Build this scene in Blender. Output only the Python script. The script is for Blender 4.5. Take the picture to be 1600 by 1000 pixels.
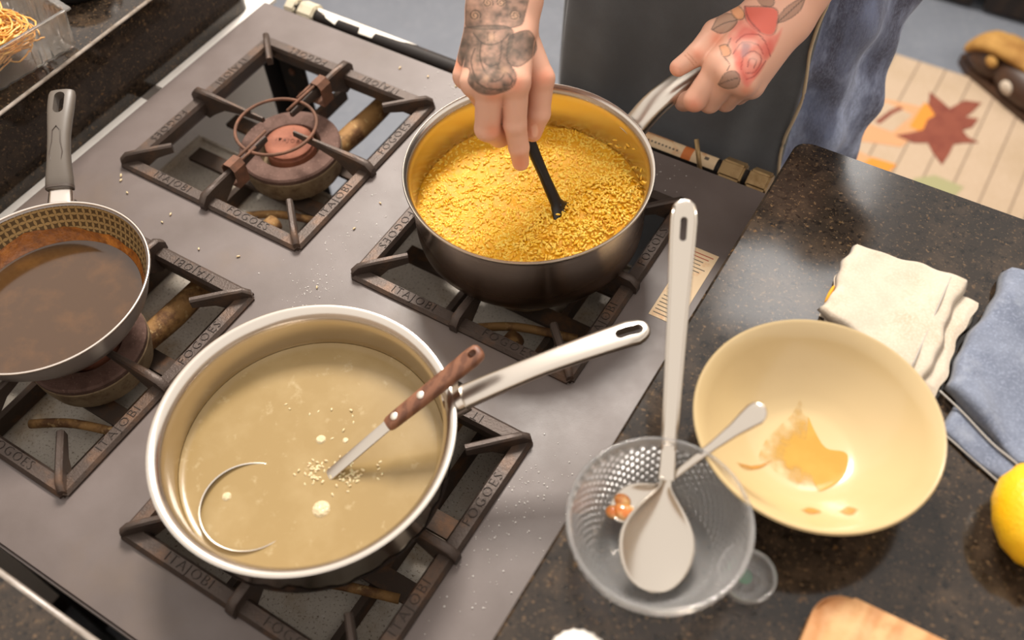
import bpy, bmesh, math, random
import numpy as np
from mathutils import Vector, Matrix

random.seed(7); rng = np.random.default_rng(7)
for o in list(bpy.data.objects): bpy.data.objects.remove(o)
sc = bpy.context.scene
col = sc.collection
PI = math.pi

# ------------------------------------------------------------------ camera
CAM_C = np.array([0.92719716, -0.47918513, 0.86825531])
CAM_R = np.array([[0.85354115, 0.51986458, -0.03476108],
                  [0.40346197, -0.70169121, -0.5872375],
                  [-0.32967552, 0.4872066, -0.80866791]])
cd = bpy.data.cameras.new('camera'); cam = bpy.data.objects.new('camera', cd); col.objects.link(cam)
cd.sensor_width = 36; cd.lens = 1488.04 / 1600 * 36
r_, d_, f_ = CAM_R
cam.matrix_world = Matrix(((r_[0], -d_[0], -f_[0], CAM_C[0]), (r_[1], -d_[1], -f_[1], CAM_C[1]),
                           (r_[2], -d_[2], -f_[2], CAM_C[2]), (0, 0, 0, 1)))
cd.dof.use_dof = True; cd.dof.focus_distance = 1.06; cd.dof.aperture_fstop = 2.9
cd.clip_start = 0.02
sc.camera = cam
# ------------------------------------------------------------------ world, window light, exposure
w = bpy.data.worlds.new('world'); sc.world = w; w.use_nodes = True
bg = w.node_tree.nodes['Background']; bg.inputs[0].default_value = (1.0, 0.93, 0.86, 1); bg.inputs[1].default_value = 1.0
def area(name, loc, target, size, power, color):
    l = bpy.data.lights.new(name, 'AREA'); l.shape = 'RECTANGLE'; l.size = size[0]; l.size_y = size[1]
    l.energy = power; l.color = color
    o = bpy.data.objects.new(name, l); col.objects.link(o); o.location = loc
    o.rotation_euler = (Vector(target) - Vector(loc)).to_track_quat('-Z', 'Y').to_euler()
    return o
area('worktop_reflection_light', (0.50, 2.30, 2.32), (0.80, 0.25, 0.1), (0.45, 0.9), 8, (1.0, 0.96, 0.92))  # weak lamp added for the bright reflected patch on the right worktop
area('window_light', (-0.55, 1.85, 2.65), (0.60, 0.0, 0.0), (0.8, 0.8), 132, (1.0, 0.93, 0.85))
sc.view_settings.view_transform = 'Standard'; sc.view_settings.look = 'None'
sc.view_settings.exposure = 0.45; sc.view_settings.gamma = 1.0
sc.view_settings.use_curve_mapping = False

# ------------------------------------------------------------------ helpers
def tag(o, label=None, cat=None, group=None, kind=None):
    if label: o['label'] = label
    if cat: o['category'] = cat
    if group: o['group'] = group
    if kind: o['kind'] = kind
    return o
def empty(name, loc, label=None, cat=None, group=None, kind=None):
    o = bpy.data.objects.new(name, None); col.objects.link(o); o.location = loc; o.empty_display_size = .02
    return tag(o, label, cat, group, kind)
def par(o, p):
    if p is not None:
        o.parent = p
        o.matrix_parent_inverse = Matrix.Translation(-p.location) if p.type == 'EMPTY' else Matrix.Identity(4)
    return o
def mk(name, vf, mat, parent=None, smooth=True, uv=None, sharp=None):
    v, f = vf[0], vf[1]
    me = bpy.data.meshes.new(name)
    me.from_pydata(np.asarray(v, dtype=np.float64).tolist(), [], f.tolist() if isinstance(f, np.ndarray) else [tuple(q) for q in f])
    if smooth: me.polygons.foreach_set('use_smooth', [True] * len(me.polygons))
    if uv is not None:
        ul = me.uv_layers.new(name='UVMap')
        lv = np.empty(len(me.loops), dtype=np.int32); me.loops.foreach_get('vertex_index', lv)
        ul.data.foreach_set('uv', np.asarray(uv, dtype=np.float32)[lv].ravel())
    for m in (mat if isinstance(mat, (list, tuple)) else [mat]): me.materials.append(m)
    if sharp and smooth:
        me.set_sharp_from_angle(angle=math.radians(sharp))
    me.update()
    o = bpy.data.objects.new(name, me); col.objects.link(o)
    return par(o, parent)
def join(*parts):
    V, F, n = [], [], 0
    for v, f in parts:
        V += [tuple(p) for p in v]; F += [tuple(i + n for i in q) for q in f]; n += len(v)
    return V, F
def box(x0, x1, y0, y1, z0, z1, bev=0.0, seg=2):
    bm = bmesh.new(); bmesh.ops.create_cube(bm, size=1)
    for v in bm.verts:
        v.co = Vector(((x0 + x1) / 2 + v.co.x * (x1 - x0), (y0 + y1) / 2 + v.co.y * (y1 - y0), (z0 + z1) / 2 + v.co.z * (z1 - z0)))
    if bev: bmesh.ops.bevel(bm, geom=bm.edges[:], offset=bev, segments=seg, affect='EDGES')
    return frombm(bm)
def frombm(bm):
    bm.verts.index_update()
    r = ([tuple(v.co) for v in bm.verts], [tuple(v.index for v in f.verts) for f in bm.faces]); bm.free(); return r
def xf(vf, M):
    return [tuple(M @ Vector(p)) for p in vf[0]], vf[1]
def lathe(prof, n=96, c=(0, 0, 0), close=False):
    """prof list of (r,z); r==0 collapses to a pole"""
    V, F, rows = [], [], []
    for r, z in prof:
        if r < 1e-6: rows.append([len(V)]); V.append((c[0], c[1], c[2] + z))
        else:
            rows.append(list(range(len(V), len(V) + n)))
            V += [(c[0] + r * math.cos(2 * PI * i / n), c[1] + r * math.sin(2 * PI * i / n), c[2] + z) for i in range(n)]
    pr = list(zip(rows[:-1], rows[1:]))
    if close: pr.append((rows[-1], rows[0]))
    for a, b in pr:
        for i in range(n):
            j = (i + 1) % n
            if len(a) == 1 and len(b) == 1: continue
            if len(a) == 1: F.append((a[0], b[j], b[i]))
            elif len(b) == 1: F.append((a[i], a[j], b[0]))
            else: F.append((a[i], a[j], b[j], b[i]))
    return V, F
def sweep(path, wid, thk, n=16, up=(0, 0, 1), exp=2.0, closed=False):
    """superellipse section (half sizes wid, thk lists) swept along path; capped"""
    P = [Vector(p) for p in path]; N = len(P)
    if not hasattr(wid, '__len__'): wid = [wid] * N
    if not hasattr(thk, '__len__'): thk = [thk] * N
    V, F = [], []
    up = Vector(up)
    for i in range(N):
        a = P[(i - 1) % N] if (closed or i > 0) else P[i]; b = P[(i + 1) % N] if (closed or i < N - 1) else P[i]
        t = (b - a).normalized(); s = t.cross(up)
        if s.length < 1e-5: s = t.cross(Vector((0, 1, 0.01)))
        s.normalize(); u = s.cross(t)
        for k in range(n):
            th = 2 * PI * k / n; ct, st = math.cos(th), math.sin(th)
            x = math.copysign(abs(ct) ** (2 / exp), ct) * wid[i]; y = math.copysign(abs(st) ** (2 / exp), st) * thk[i]
            V.append(tuple(P[i] + s * x + u * y))
    R = N if closed else N - 1
    for i in range(R):
        for k in range(n):
            F.append((i * n + k, i * n + (k + 1) % n, ((i + 1) % N) * n + (k + 1) % n, ((i + 1) % N) * n + k))
    if not closed:
        F.append(tuple(range(n - 1, -1, -1))); F.append(tuple((N - 1) * n + k for k in range(n)))
    return V, F
def tube(path, r, n=12, closed=False): return sweep(path, r, r, n, closed=closed)
def smoothpath(pts, m=6):
    P = [Vector(p) for p in pts]; out = []
    for i in range(len(P) - 1):
        p0 = P[max(i - 1, 0)]; p1 = P[i]; p2 = P[i + 1]; p3 = P[min(i + 2, len(P) - 1)]
        for k in range(m):
            t = k / m
            out.append(0.5 * ((2 * p1) + (-p0 + p2) * t + (2 * p0 - 5 * p1 + 4 * p2 - p3) * t * t + (-p0 + 3 * p1 - 3 * p2 + p3) * t ** 3))
    out.append(P[-1]); return out
def lerpl(a, m):  # resample list a to length m
    xs = np.linspace(0, len(a) - 1, m); return list(np.interp(xs, range(len(a)), a))
def boolean_cut(o, cut_vf):
    c = mk('cutter', cut_vf, [], smooth=False)
    md = o.modifiers.new('cut', 'BOOLEAN'); md.operation = 'DIFFERENCE'; md.object = c; md.solver = 'EXACT'
    dg = bpy.context.evaluated_depsgraph_get()
    me = bpy.data.meshes.new_from_object(o.evaluated_get(dg)); o.modifiers.clear()
    old = o.data; o.data = me; me.name = old.name
    bpy.data.meshes.remove(old); cm = c.data; bpy.data.objects.remove(c); bpy.data.meshes.remove(cm)
    return o
def stadium(cx, a, b, L, W, depth, seg=10):
    """prism with stadium outline: centre cx, long axis a, width axis b, extruded along a x b"""
    a = Vector(a).normalized(); b = Vector(b); b = (b - a * b.dot(a)).normalized(); n = a.cross(b); c = Vector(cx)
    pts = []
    for s in (1, -1):
        for k in range(seg + 1):
            th = -PI / 2 + PI * k / seg
            pts.append(c + a * (s * (L - W) + s * W * math.cos(th)) + b * (s * W * math.sin(th)))
    m = len(pts)
    V = [p - n * depth for p in pts] + [p + n * depth for p in pts]
    F = [tuple(range(m - 1, -1, -1)), tuple(range(m, 2 * m))] + [(i, (i + 1) % m, m + (i + 1) % m, m + i) for i in range(m)]
    return [tuple(v) for v in V], F
def polyprism(pts, z0, z1):
    m = len(pts)
    V = [(x, y, z0) for x, y in pts] + [(x, y, z1) for x, y in pts]
    return V, [tuple(range(m - 1, -1, -1)), tuple(range(m, 2 * m))] + [(i, (i + 1) % m, m + (i + 1) % m, m + i) for i in range(m)]
def blob(c, rx, ry, rz, n=24, m=14, rot=None):
    V, F = lathe([(math.sin(PI * i / m), -math.cos(PI * i / m)) for i in range(m + 1)], n)
    M = Matrix.Translation(c) @ (rot.to_4x4() if rot is not None else Matrix.Identity(4)) @ Matrix.Diagonal((rx, ry, rz, 1))
    return xf((V, F), M)

# ------------------------------------------------------------------ materials
def M(name, base, rough=.5, metal=0., mix=None, bump=None, coat=0., trans=0., ior=1.45, spec=.5, sss=0., rvar=None, sheen=0., stretch=None):
    """mix: list of (kind, scale, lo, hi, colour) layered over base; bump: (kind, scale, strength, distance)"""
    m = bpy.data.materials.new(name); m.use_nodes = True
    nt = m.node_tree; N = nt.nodes; L = nt.links; b = N['Principled BSDF']
    b.inputs['Base Color'].default_value = (*base, 1); b.inputs['Roughness'].default_value = rough
    b.inputs['Metallic'].default_value = metal; b.inputs['Coat Weight'].default_value = coat
    b.inputs['Coat Roughness'].default_value = .08
    b.inputs['Transmission Weight'].default_value = trans; b.inputs['IOR'].default_value = ior
    b.inputs['Specular IOR Level'].default_value = spec
    if sss: b.inputs['Subsurface Weight'].default_value = sss; b.inputs['Subsurface Scale'].default_value = .004
    if sheen: b.inputs['Sheen Weight'].default_value = sheen
    tc = N.new('ShaderNodeTexCoord'); co = tc.outputs['Object']
    if stretch:
        mp = N.new('ShaderNodeMapping'); mp.inputs['Scale'].default_value = stretch; L.new(co, mp.inputs['Vector']); co = mp.outputs['Vector']
    def tex(kind, scale):
        if kind == 'vor':
            t = N.new('ShaderNodeTexVoronoi'); t.inputs['Scale'].default_value = scale; L.new(co, t.inputs['Vector']); return t.outputs['Distance']
        if kind == 'vorc':
            t = N.new('ShaderNodeTexVoronoi'); t.inputs['Scale'].default_value = scale; L.new(co, t.inputs['Vector'])
            s = N.new('ShaderNodeSeparateColor'); L.new(t.outputs['Color'], s.inputs[0]); return s.outputs[0]
        if kind == 'wave':
            t = N.new('ShaderNodeTexWave'); t.inputs['Scale'].default_value = scale; t.inputs['Distortion'].default_value = 6; t.inputs['Detail'].default_value = 3
            L.new(co, t.inputs['Vector']); return t.outputs['Fac']
        t = N.new('ShaderNodeTexNoise'); t.inputs['Scale'].default_value = scale; t.inputs['Detail'].default_value = 6
        t.inputs['Roughness'].default_value = .62
        L.new(co, t.inputs['Vector']); return t.outputs['Fac']
    cur = None
    for kind, scale, lo, hi, c in (mix or []):
        mr = N.new('ShaderNodeMapRange'); L.new(tex(kind, scale), mr.inputs[0]); mr.inputs[1].default_value = lo; mr.inputs[2].default_value = hi
        mx = N.new('ShaderNodeMix'); mx.data_type = 'RGBA'; L.new(mr.outputs[0], mx.inputs['Factor'])
        if cur is None: mx.inputs['A'].default_value = (*base, 1)
        else: L.new(cur, mx.inputs['A'])
        mx.inputs['B'].default_value = (*c, 1); cur = mx.outputs['Result']
    if cur is not None: L.new(cur, b.inputs['Base Color'])
    if rvar:
        kind, scale, r0, r1 = rvar
        mr = N.new('ShaderNodeMapRange'); L.new(tex(kind, scale), mr.inputs[0]); mr.inputs[1].default_value = .3; mr.inputs[2].default_value = .7
        mr.inputs[3].default_value = r0; mr.inputs[4].default_value = r1; L.new(mr.outputs[0], b.inputs['Roughness'])
    if bump:
        kind, scale, st, dist = bump
        bp = N.new('ShaderNodeBump'); bp.inputs['Strength'].default_value = st; bp.inputs['Distance'].default_value = dist
        L.new(tex(kind, scale), bp.inputs['Height']); L.new(bp.outputs[0], b.inputs['Normal'])
    return m
def srgb(r, g, b):
    return tuple(((c / 255) / 12.92 if c / 255 <= .04045 else ((c / 255 + .055) / 1.055) ** 2.4) for c in (r, g, b))

m_plate = M('plate_enamel', srgb(106, 95, 91), .42, 0, mix=[('n', 9, .35, .7, srgb(93, 82, 77)), ('n', 3, .55, .75, srgb(104, 88, 74)), ('n', 900, .70, .78, srgb(190, 180, 170))],
            bump=('n', 700, .12, .0006), rvar=('n', 14, .34, .5))
m_iron = M('cast_iron', srgb(74, 62, 55), .42, .35, mix=[('n', 30, .5, .75, srgb(108, 80, 60)), ('n', 12, .62, .8, srgb(130, 82, 48)), ('n', 260, .6, .75, srgb(48, 40, 35))],
           bump=('n', 420, .5, .001))
m_letter = M('worn_lettering', srgb(50, 41, 35), .6, .2, bump=('n', 500, .3, .0006))
m_rust = M('rusty_iron', srgb(98, 68, 52), .75, .1, mix=[('n', 60, .45, .65, srgb(120, 80, 60)), ('n', 25, .6, .75, srgb(76, 52, 40))], bump=('n', 350, .6, .001))
m_cap = M('burner_cap_copper', srgb(146, 90, 68), .7, .15, mix=[('n', 55, .45, .7, srgb(128, 76, 58)), ('n', 130, .62, .75, srgb(92, 58, 46))], bump=('n', 260, .6, .001))
m_ring = M('burner_ring_rust', srgb(98, 72, 62), .8, .1, mix=[('n', 45, .45, .65, srgb(78, 54, 44)), ('n', 300, .58, .72, srgb(130, 102, 90))], bump=('n', 380, .5, .001))
m_burner = M('burner_body', srgb(128, 108, 82), .7, .3, mix=[('n', 40, .45, .65, srgb(90, 68, 46)), ('n', 160, .6, .75, srgb(60, 44, 32))], bump=('n', 200, .5, .001))
m_pipe = M('rusty_pipe', srgb(150, 112, 66), .7, .2, mix=[('n', 38, .45, .6, srgb(96, 64, 36)), ('n', 90, .58, .7, srgb(190, 160, 110))], bump=('n', 220, .6, .0015))
m_bar = M('support_bar', srgb(66, 52, 42), .7, .2, mix=[('n', 30, .5, .7, srgb(98, 66, 40))], bump=('n', 250, .4, .001))
m_tray = M('speckled_tray', srgb(196, 186, 172), .5, .0, mix=[('n', 12, .48, .70, srgb(158, 134, 102)), ('n', 330, .56, .68, srgb(104, 84, 62)), ('n', 120, .62, .75, srgb(214, 208, 198))], bump=('n', 300, .3, .001))
m_dark = M('dark_metal', srgb(34, 28, 25), .6, .3, mix=[('n', 25, .55, .75, srgb(80, 52, 34))], bump=('n', 200, .3, .001))
m_granite = M('dark_granite', srgb(40, 33, 27), .16, 0, mix=[('n', 30, .46, .72, srgb(64, 52, 41)), ('n', 130, .54, .66, srgb(20, 16, 13)), ('n', 210, .58, .68, srgb(104, 82, 58)), ('n', 360, .64, .72, srgb(132, 110, 84)), ('n', 75, .66, .74, srgb(108, 78, 44))],
              rvar=('n', 8, .07, .15))
m_edge = M('polished_granite_edge', srgb(150, 140, 130), .25, 0, mix=[('n', 60, .4, .7, srgb(110, 98, 86))])
m_white = M('white_paint', srgb(232, 226, 218), .5, mix=[('n', 20, .55, .8, srgb(210, 200, 190))])
m_floor = M('blue_grey_floor', srgb(116, 120, 128), .36, 0, mix=[('n', 2.2, .4, .7, srgb(100, 104, 112)), ('n', 60, .5, .8, srgb(126, 129, 134))])
m_steel = M('brushed_steel', srgb(206, 197, 186), .22, 1.0)
m_steel2 = M('worn_satin_steel', srgb(202, 193, 182), .30, 1.0)
m_silver = M('cutlery_steel', srgb(196, 187, 175), .20, 1.0)
m_soot = M('sooty_steel', srgb(150, 140, 128), .3, .9, rvar=('n', 40, .25, .5))
m_pan_out = M('grey_pan_enamel', srgb(136, 127, 122), .32, .3)
m_rim = M('aluminium_rim', srgb(225, 215, 205), .25, 1.0)
m_bake = M('grey_bakelite', srgb(96, 88, 80), .42, 0, bump=('n', 700, .15, .0005))
m_bake2 = M('dark_bakelite', srgb(74, 64, 57), .45, 0)
m_sauce = M('brown_sauce', srgb(66, 42, 17), .12, 0, spec=.6, mix=[('n', 30, .5, .75, srgb(84, 54, 22))], coat=.4)
m_residue = M('caramel_residue', srgb(140, 80, 22), .2, 0, mix=[('n', 70, .45, .65, srgb(96, 50, 14)), ('n', 40, .55, .75, srgb(184, 116, 44))], bump=('n', 160, .7, .002), coat=.5)
m_broth = M('cloudy_broth', srgb(144, 121, 80), .2, 0, spec=.35, mix=[('n', 16, .45, .7, srgb(154, 132, 92)), ('n', 70, .6, .75, srgb(168, 149, 112))])
m_rice_w = M('white_rice', srgb(206, 186, 146), .4, 0, sss=.2)
m_bub = M('foam', srgb(204, 186, 150), .25, 0, bump=('vor', 300, .6, .002))
m_ris = M('risotto_liquid', srgb(208, 146, 8), .28, 0, spec=.35, mix=[('n', 22, .42, .65, srgb(218, 160, 18)), ('n', 150, .55, .7, srgb(192, 126, 4))], bump=('n', 200, .5, .003))
m_grain = M('yellow_rice', srgb(230, 178, 46), .32, 0, mix=[('n', 120, .4, .65, srgb(240, 202, 92)), ('n', 40, .5, .72, srgb(218, 156, 22))], sss=.15)
m_blackpl = M('black_nylon', srgb(24, 21, 20), .3, 0, bump=('n', 120, .3, .001))
m_wood_h = M('brown_wood_handle', srgb(122, 80, 58), .5, 0, mix=[('wave', 30, .3, .8, srgb(98, 62, 44)), ('n', 90, .5, .8, srgb(140, 96, 70))])
m_rivet = M('aluminium_rivet', srgb(232, 226, 216), .35, .7)
def pan_pattern():
    m = bpy.data.materials.new('patterned_nonstick'); m.use_nodes = True; nt = m.node_tree; N = nt.nodes; L = nt.links; b = N['Principled BSDF']
    uv = N.new('ShaderNodeUVMap'); fr = N.new('ShaderNodeVectorMath'); fr.operation = 'FRACTION'; L.new(uv.outputs[0], fr.inputs[0])
    acc = None
    for c in ((0, 0), (1, 0), (0, 1), (1, 1)):
        d = N.new('ShaderNodeVectorMath'); d.operation = 'DISTANCE'; L.new(fr.outputs[0], d.inputs[0]); d.inputs[1].default_value = (*c, 0)
        lt = N.new('ShaderNodeMapRange'); L.new(d.outputs['Value'], lt.inputs[0]); lt.inputs[1].default_value = .68; lt.inputs[2].default_value = .73; lt.inputs[3].default_value = 1; lt.inputs[4].default_value = 0
        if acc is None: acc = lt.outputs[0]
        else:
            a = N.new('ShaderNodeMath'); L.new(acc, a.inputs[0]); L.new(lt.outputs[0], a.inputs[1]); acc = a.outputs[0]
    gt = N.new('ShaderNodeMapRange'); L.new(acc, gt.inputs[0]); gt.inputs[1].default_value = 1.3; gt.inputs[2].default_value = 1.8
    mx = N.new('ShaderNodeMix'); mx.data_type = 'RGBA'; L.new(gt.outputs[0], mx.inputs['Factor'])
    mx.inputs['A'].default_value = (*srgb(82, 64, 40), 1); mx.inputs['B'].default_value = (*srgb(158, 132, 88), 1)
    L.new(mx.outputs['Result'], b.inputs['Base Color']); b.inputs['Roughness'].default_value = .38; b.inputs['Metallic'].default_value = .35
    return m
m_pattern = pan_pattern()
m_bowl = M('cream_ceramic', srgb(190, 167, 124), .24, 0, mix=[('n', 8, .5, .8, srgb(184, 160, 117))], coat=.3)
m_oil = M('yellow_oil', srgb(186, 142, 58), .12, 0, spec=.5, mix=[('n', 25, .45, .7, srgb(194, 152, 68))])
m_smear = M('orange_smear', srgb(184, 132, 62), .3, 0)
for mm, off in ((m_oil, .12), (m_smear, .3)):
    nt = mm.node_tree; at = nt.nodes.new('ShaderNodeAttribute'); at.attribute_name = 'film_or_reflection'; n1 = nt.nodes.new('ShaderNodeTexNoise'); n1.inputs['Scale'].default_value = 90; tc = nt.nodes.new('ShaderNodeTexCoord'); nt.links.new(tc.outputs['Object'], n1.inputs['Vector'])
    ad = nt.nodes.new('ShaderNodeMath'); nt.links.new(at.outputs['Fac'], ad.inputs[0]); nt.links.new(n1.outputs['Fac'], ad.inputs[1]); mr = nt.nodes.new('ShaderNodeMapRange'); nt.links.new(ad.outputs[0], mr.inputs[0]); mr.inputs[1].default_value = .5; mr.inputs[2].default_value = 1.1; mr.inputs[4].default_value = .85
    nt.links.new(mr.outputs[0], nt.nodes['Principled BSDF'].inputs['Alpha'])
def glass(name, color, rough):
    m = M(name, color, rough, 0, trans=.90 if 'glass' in name else 1.0, ior=1.47); return m
m_glass = glass('clear_glass', (1, .99, .98), .05)
m_plastic = M('clear_plastic', (.97, .94, .90), .08, 0, trans=.93, ior=1.35)
m_linen = M('cream_linen', srgb(192, 178, 159), .9, 0, mix=[('n', 16, .46, .70, srgb(172, 152, 128)), ('n', 420, .45, .7, srgb(200, 188, 171))], bump=('n', 600, .5, .001), sheen=.2)
m_stain = M('saffron_stain', srgb(226, 160, 40), .85, 0)
m_blue = M('blue_chambray', srgb(116, 123, 139), .9, 0, mix=[('n', 22, .42, .66, srgb(92, 99, 116)), ('n', 40, .55, .75, srgb(138, 144, 156)), ('n', 420, .5, .75, srgb(138, 146, 164))], bump=('n', 500, .6, .001), sheen=.2)
m_hem = M('frayed_hem', srgb(166, 160, 152), .9, 0)
m_lemon = M('lemon_peel', srgb(240, 180, 20), .4, 0, mix=[('n', 20, .45, .7, srgb(246, 196, 40))], bump=('vor', 380, .35, .0015), sss=.1)
m_green = M('dark_green_skin', srgb(40, 62, 30), .4, 0, mix=[('n', 60, .5, .7, srgb(64, 88, 40))])
m_board = M('worn_wood_board', srgb(196, 148, 98), .55, 0, mix=[('wave', 12, .3, .8, srgb(178, 126, 78)), ('n', 18, .52, .68, srgb(158, 100, 50)), ('n', 7, .5, .7, srgb(214, 176, 130))], bump=('wave', 30, .2, .001))
m_ceramic = M('white_ceramic', srgb(236, 228, 218), .25, 0)
m_noodle = M('golden_noodle', srgb(214, 150, 62), .4, 0, mix=[('n', 60, .4, .7, srgb(236, 190, 112)), ('n', 14, .50, .72, srgb(190, 112, 24))], sss=.1)
m_rug = M('cream_rug', srgb(178, 156, 132), .95, 0, mix=[('n', 5, .45, .7, srgb(168, 146, 119)), ('n', 200, .5, .75, srgb(188, 168, 146))], bump=('n', 300, .6, .002))
m_rugline = M('rug_line', srgb(128, 110, 92), .95, 0)
m_leaf = M('maroon_leaf_print', srgb(126, 68, 52), .95, 0, mix=[('n', 30, .45, .7, srgb(112, 56, 44))])
m_orange = M('orange_print', srgb(204, 132, 52), .95, 0); m_peach = M('peach_print', srgb(192, 144, 104), .95, 0)
m_greenp = M('green_print', srgb(150, 146, 108), .95, 0)
m_shoe1 = M('tan_suede', srgb(176, 134, 70), .85, 0, mix=[('n', 14, .45, .7, srgb(140, 98, 44))], bump=('n', 60, .4, .003))
m_shoe2 = M('dark_brown_leather', srgb(62, 42, 30), .45, 0, mix=[('n', 14, .5, .7, srgb(86, 58, 40))])
m_cab = M('dark_wood', srgb(40, 32, 27), .5, 0, mix=[('wave', 6, .3, .8, srgb(52, 40, 32))])
m_apron = M('charcoal_apron', srgb(82, 83, 85), .66, 0, mix=[('n', 5, .40, .65, srgb(98, 101, 105)), ('n', 900, .55, .75, srgb(72, 70, 68))], bump=('n', 900, .4, .0006), sheen=.25)
m_denim = M('blue_denim', srgb(124, 134, 164), .9, 0, mix=[('n', 16, .42, .62, srgb(84, 84, 102)), ('n', 26, .50, .68, srgb(184, 196, 226)), ('n', 9, .55, .72, srgb(84, 76, 82)), ('n', 500, .45, .75, srgb(128, 136, 158))], bump=('n', 200, .5, .002), sheen=.2, stretch=(1, 1, .35))
m_jeans = M('grey_jeans', srgb(92, 92, 98), .9, 0, mix=[('n', 6, .45, .7, srgb(76, 74, 78)), ('n', 380, .5, .75, srgb(112, 112, 118))], bump=('n', 420, .5, .001), sheen=.2)
m_thread = M('raw_thread', srgb(196, 176, 146), .95, 0)
m_tee = M('black_cotton', srgb(40, 38, 38), .9, 0)
m_paper = M('white_label', srgb(238, 228, 214), .6, 0, mix=[('n', 60, .58, .75, srgb(206, 170, 130))])
m_paper2 = M('cream_label', srgb(222, 194, 156), .6, 0, mix=[('n', 50, .55, .75, srgb(208, 150, 100))])
m_ink = M('label_ink', srgb(96, 84, 74), .7, 0); m_ink_or = M('label_orange_ink', srgb(204, 116, 58), .7, 0); m_inkred = M('label_red_ink', srgb(170, 70, 50), .7, 0)
m_brass = M('dull_brass', srgb(168, 140, 98), .42, .55, mix=[('n', 40, .5, .7, srgb(132, 104, 66))], bump=('n', 200, .3, .001))
m_nut = M('chalky_nut', srgb(206, 196, 172), .6, .2, mix=[('n', 60, .5, .7, srgb(176, 160, 130))])
m_water = M('water', srgb(226, 220, 214), .08, 0, trans=.35, ior=1.33, coat=.6)  # whitish colour paints in the bright glints of the droplets

# ------------------------------------------------------------------ setting
FZ = -0.82
m_gap = M('floor_joint', srgb(108, 112, 118), .5)
floor = mk('floor', box(-3, 4, -2.5, 4, FZ - .05, FZ), m_floor, smooth=False); tag(floor, kind='structure')
for k, yy in enumerate((.55, 1.05, 1.55)):
    mk('floor_joint', box(-2.5, 3, yy, yy + .004, FZ, FZ + .0006), m_gap, floor, False)
mk('floor_joint', box(-.16, -.156, -1, 2.6, FZ, FZ + .0006), m_gap, floor, False)
TOPZ = 0.105
m_wallp = M('warm_plaster', srgb(176, 160, 142), .8, 0, mix=[('n', 3, .4, .7, srgb(160, 144, 126))], bump=('n', 60, .2, .002))
for nm, b in (('wall_far', (-2.3, 3.4, 2.75, 2.85)), ('wall_near', (-2.3, 3.4, -2.2, -2.1)), ('wall_left', (-2.4, -2.3, -2.2, 2.85)), ('wall_right', (3.4, 3.5, -2.2, 2.85))):
    tag(mk(nm, box(*b, FZ, 1.45), m_wallp, smooth=False), kind='structure')
# granite worktops on white cabinets, U-shaped around the stove
for nm, lab, (x0, x1, y0, y1) in (
        ('granite_worktop', 'dark brown granite worktop slab with plastic tub on it, left of the stove', (-.95, -.083, -1.3, .357)),
        ('granite_worktop', 'dark granite worktop on the right carrying the cream bowl and cloths', (.766, 1.9, -1.3, .362)),
        ('granite_worktop', 'strip of dark granite worktop behind the stove at lower left corner', (-.08, .763, -1.3, -.461))):
    e = empty(nm, ((x0 + x1) / 2, (y0 + y1) / 2, -.01), lab, 'worktop', kind=None)
    cr = .018 if y1 > 0 else 0; oc = []
    for cx_, cy_, a0_ in ((x1, y1, 0), (x0, y1, 90)):
        sx_ = -1 if a0_ == 0 else 1
        oc += [(cx_ + sx_ * cr + cr * math.cos(math.radians(a0_ + t_)), cy_ - cr + cr * math.sin(math.radians(a0_ + t_))) for t_ in range(0, 91, 15)] if cr else [(cx_, cy_)]
    oc += [(x0, y0), (x1, y0)]; mo = len(oc); cxm, cym = (x0 + x1) / 2, (y0 + y1) / 2
    ins = [(x + (.003 if x < cxm else -.003), y + (.003 if y < cym else -.003)) for x, y in oc]
    Vs = [(x, y, -.0100) for x, y in oc] + [(x, y, TOPZ - .003) for x, y in oc] + [(x, y, TOPZ) for x, y in ins]
    Fs = [tuple(range(mo - 1, -1, -1)), tuple(range(2 * mo, 3 * mo))] + [(k_ * mo + i_, k_ * mo + (i_ + 1) % mo, (k_ + 1) * mo + (i_ + 1) % mo, (k_ + 1) * mo + i_) for k_ in (0, 1) for i_ in range(mo)]
    bm = bmesh.new(); bv = [bm.verts.new(v) for v in Vs]; [bm.faces.new([bv[i_] for i_ in f]) for f in Fs]; bmesh.ops.recalc_face_normals(bm, faces=bm.faces[:])
    s = mk('slab', frombm(bm), m_granite, e, True, sharp=25)
    if x0 < -.5:   # thin pale polished arris along the edges towards the stove
        mk('polished_arris', sweep([(x1 - .0015, y0, TOPZ - .0022), (x1 - .0015, y1 - .018, TOPZ - .0022)], .0034, .0022, 8), m_edge, e)
    if y1 < 0:
        mk('polished_arris', sweep([(x0, y1 - .002, TOPZ - .0022), (x1, y1 - .002, TOPZ - .0022)], .0042, .0022, 8), m_edge, e)
for lab, (x0, x1, y0, y1) in (('white painted base cabinet under the left granite worktop', (-.95, -.105, -1.3, .40)),
                              ('white painted base cabinet under the right granite worktop', (.80, 1.85, -1.3, .33)),
                              ('white painted base cabinet under the rear granite strip', (-.08, .763, -1.3, -.50))):
    e = empty('base_cabinet', ((x0 + x1) / 2, (y0 + y1) / 2, FZ), lab, 'cabinet')
    mk('carcass', box(x0, x1, y0, y1, FZ + .08, -.0105, .003), m_white, e, sharp=30)
    mk('plinth', box(x0 + .02, x1 - .02, y0 + .02, y1 - .05, FZ, FZ + .08), m_cab, e, False)
    if y1 > 0:
        for a, b in ((x0 + .01, (x0 + x1) / 2 - .004), ((x0 + x1) / 2 + .004, x1 - .01)):
            d = mk('door', box(a, b, y1, y1 + .018, FZ + .09, -.03, .002), m_white, e, sharp=30)
            mk('handle', tube([((a + b) / 2 - .05, y1 + .03, -.1), ((a + b) / 2 + .05, y1 + .03, -.1)], .006), m_steel2, d)
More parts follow.
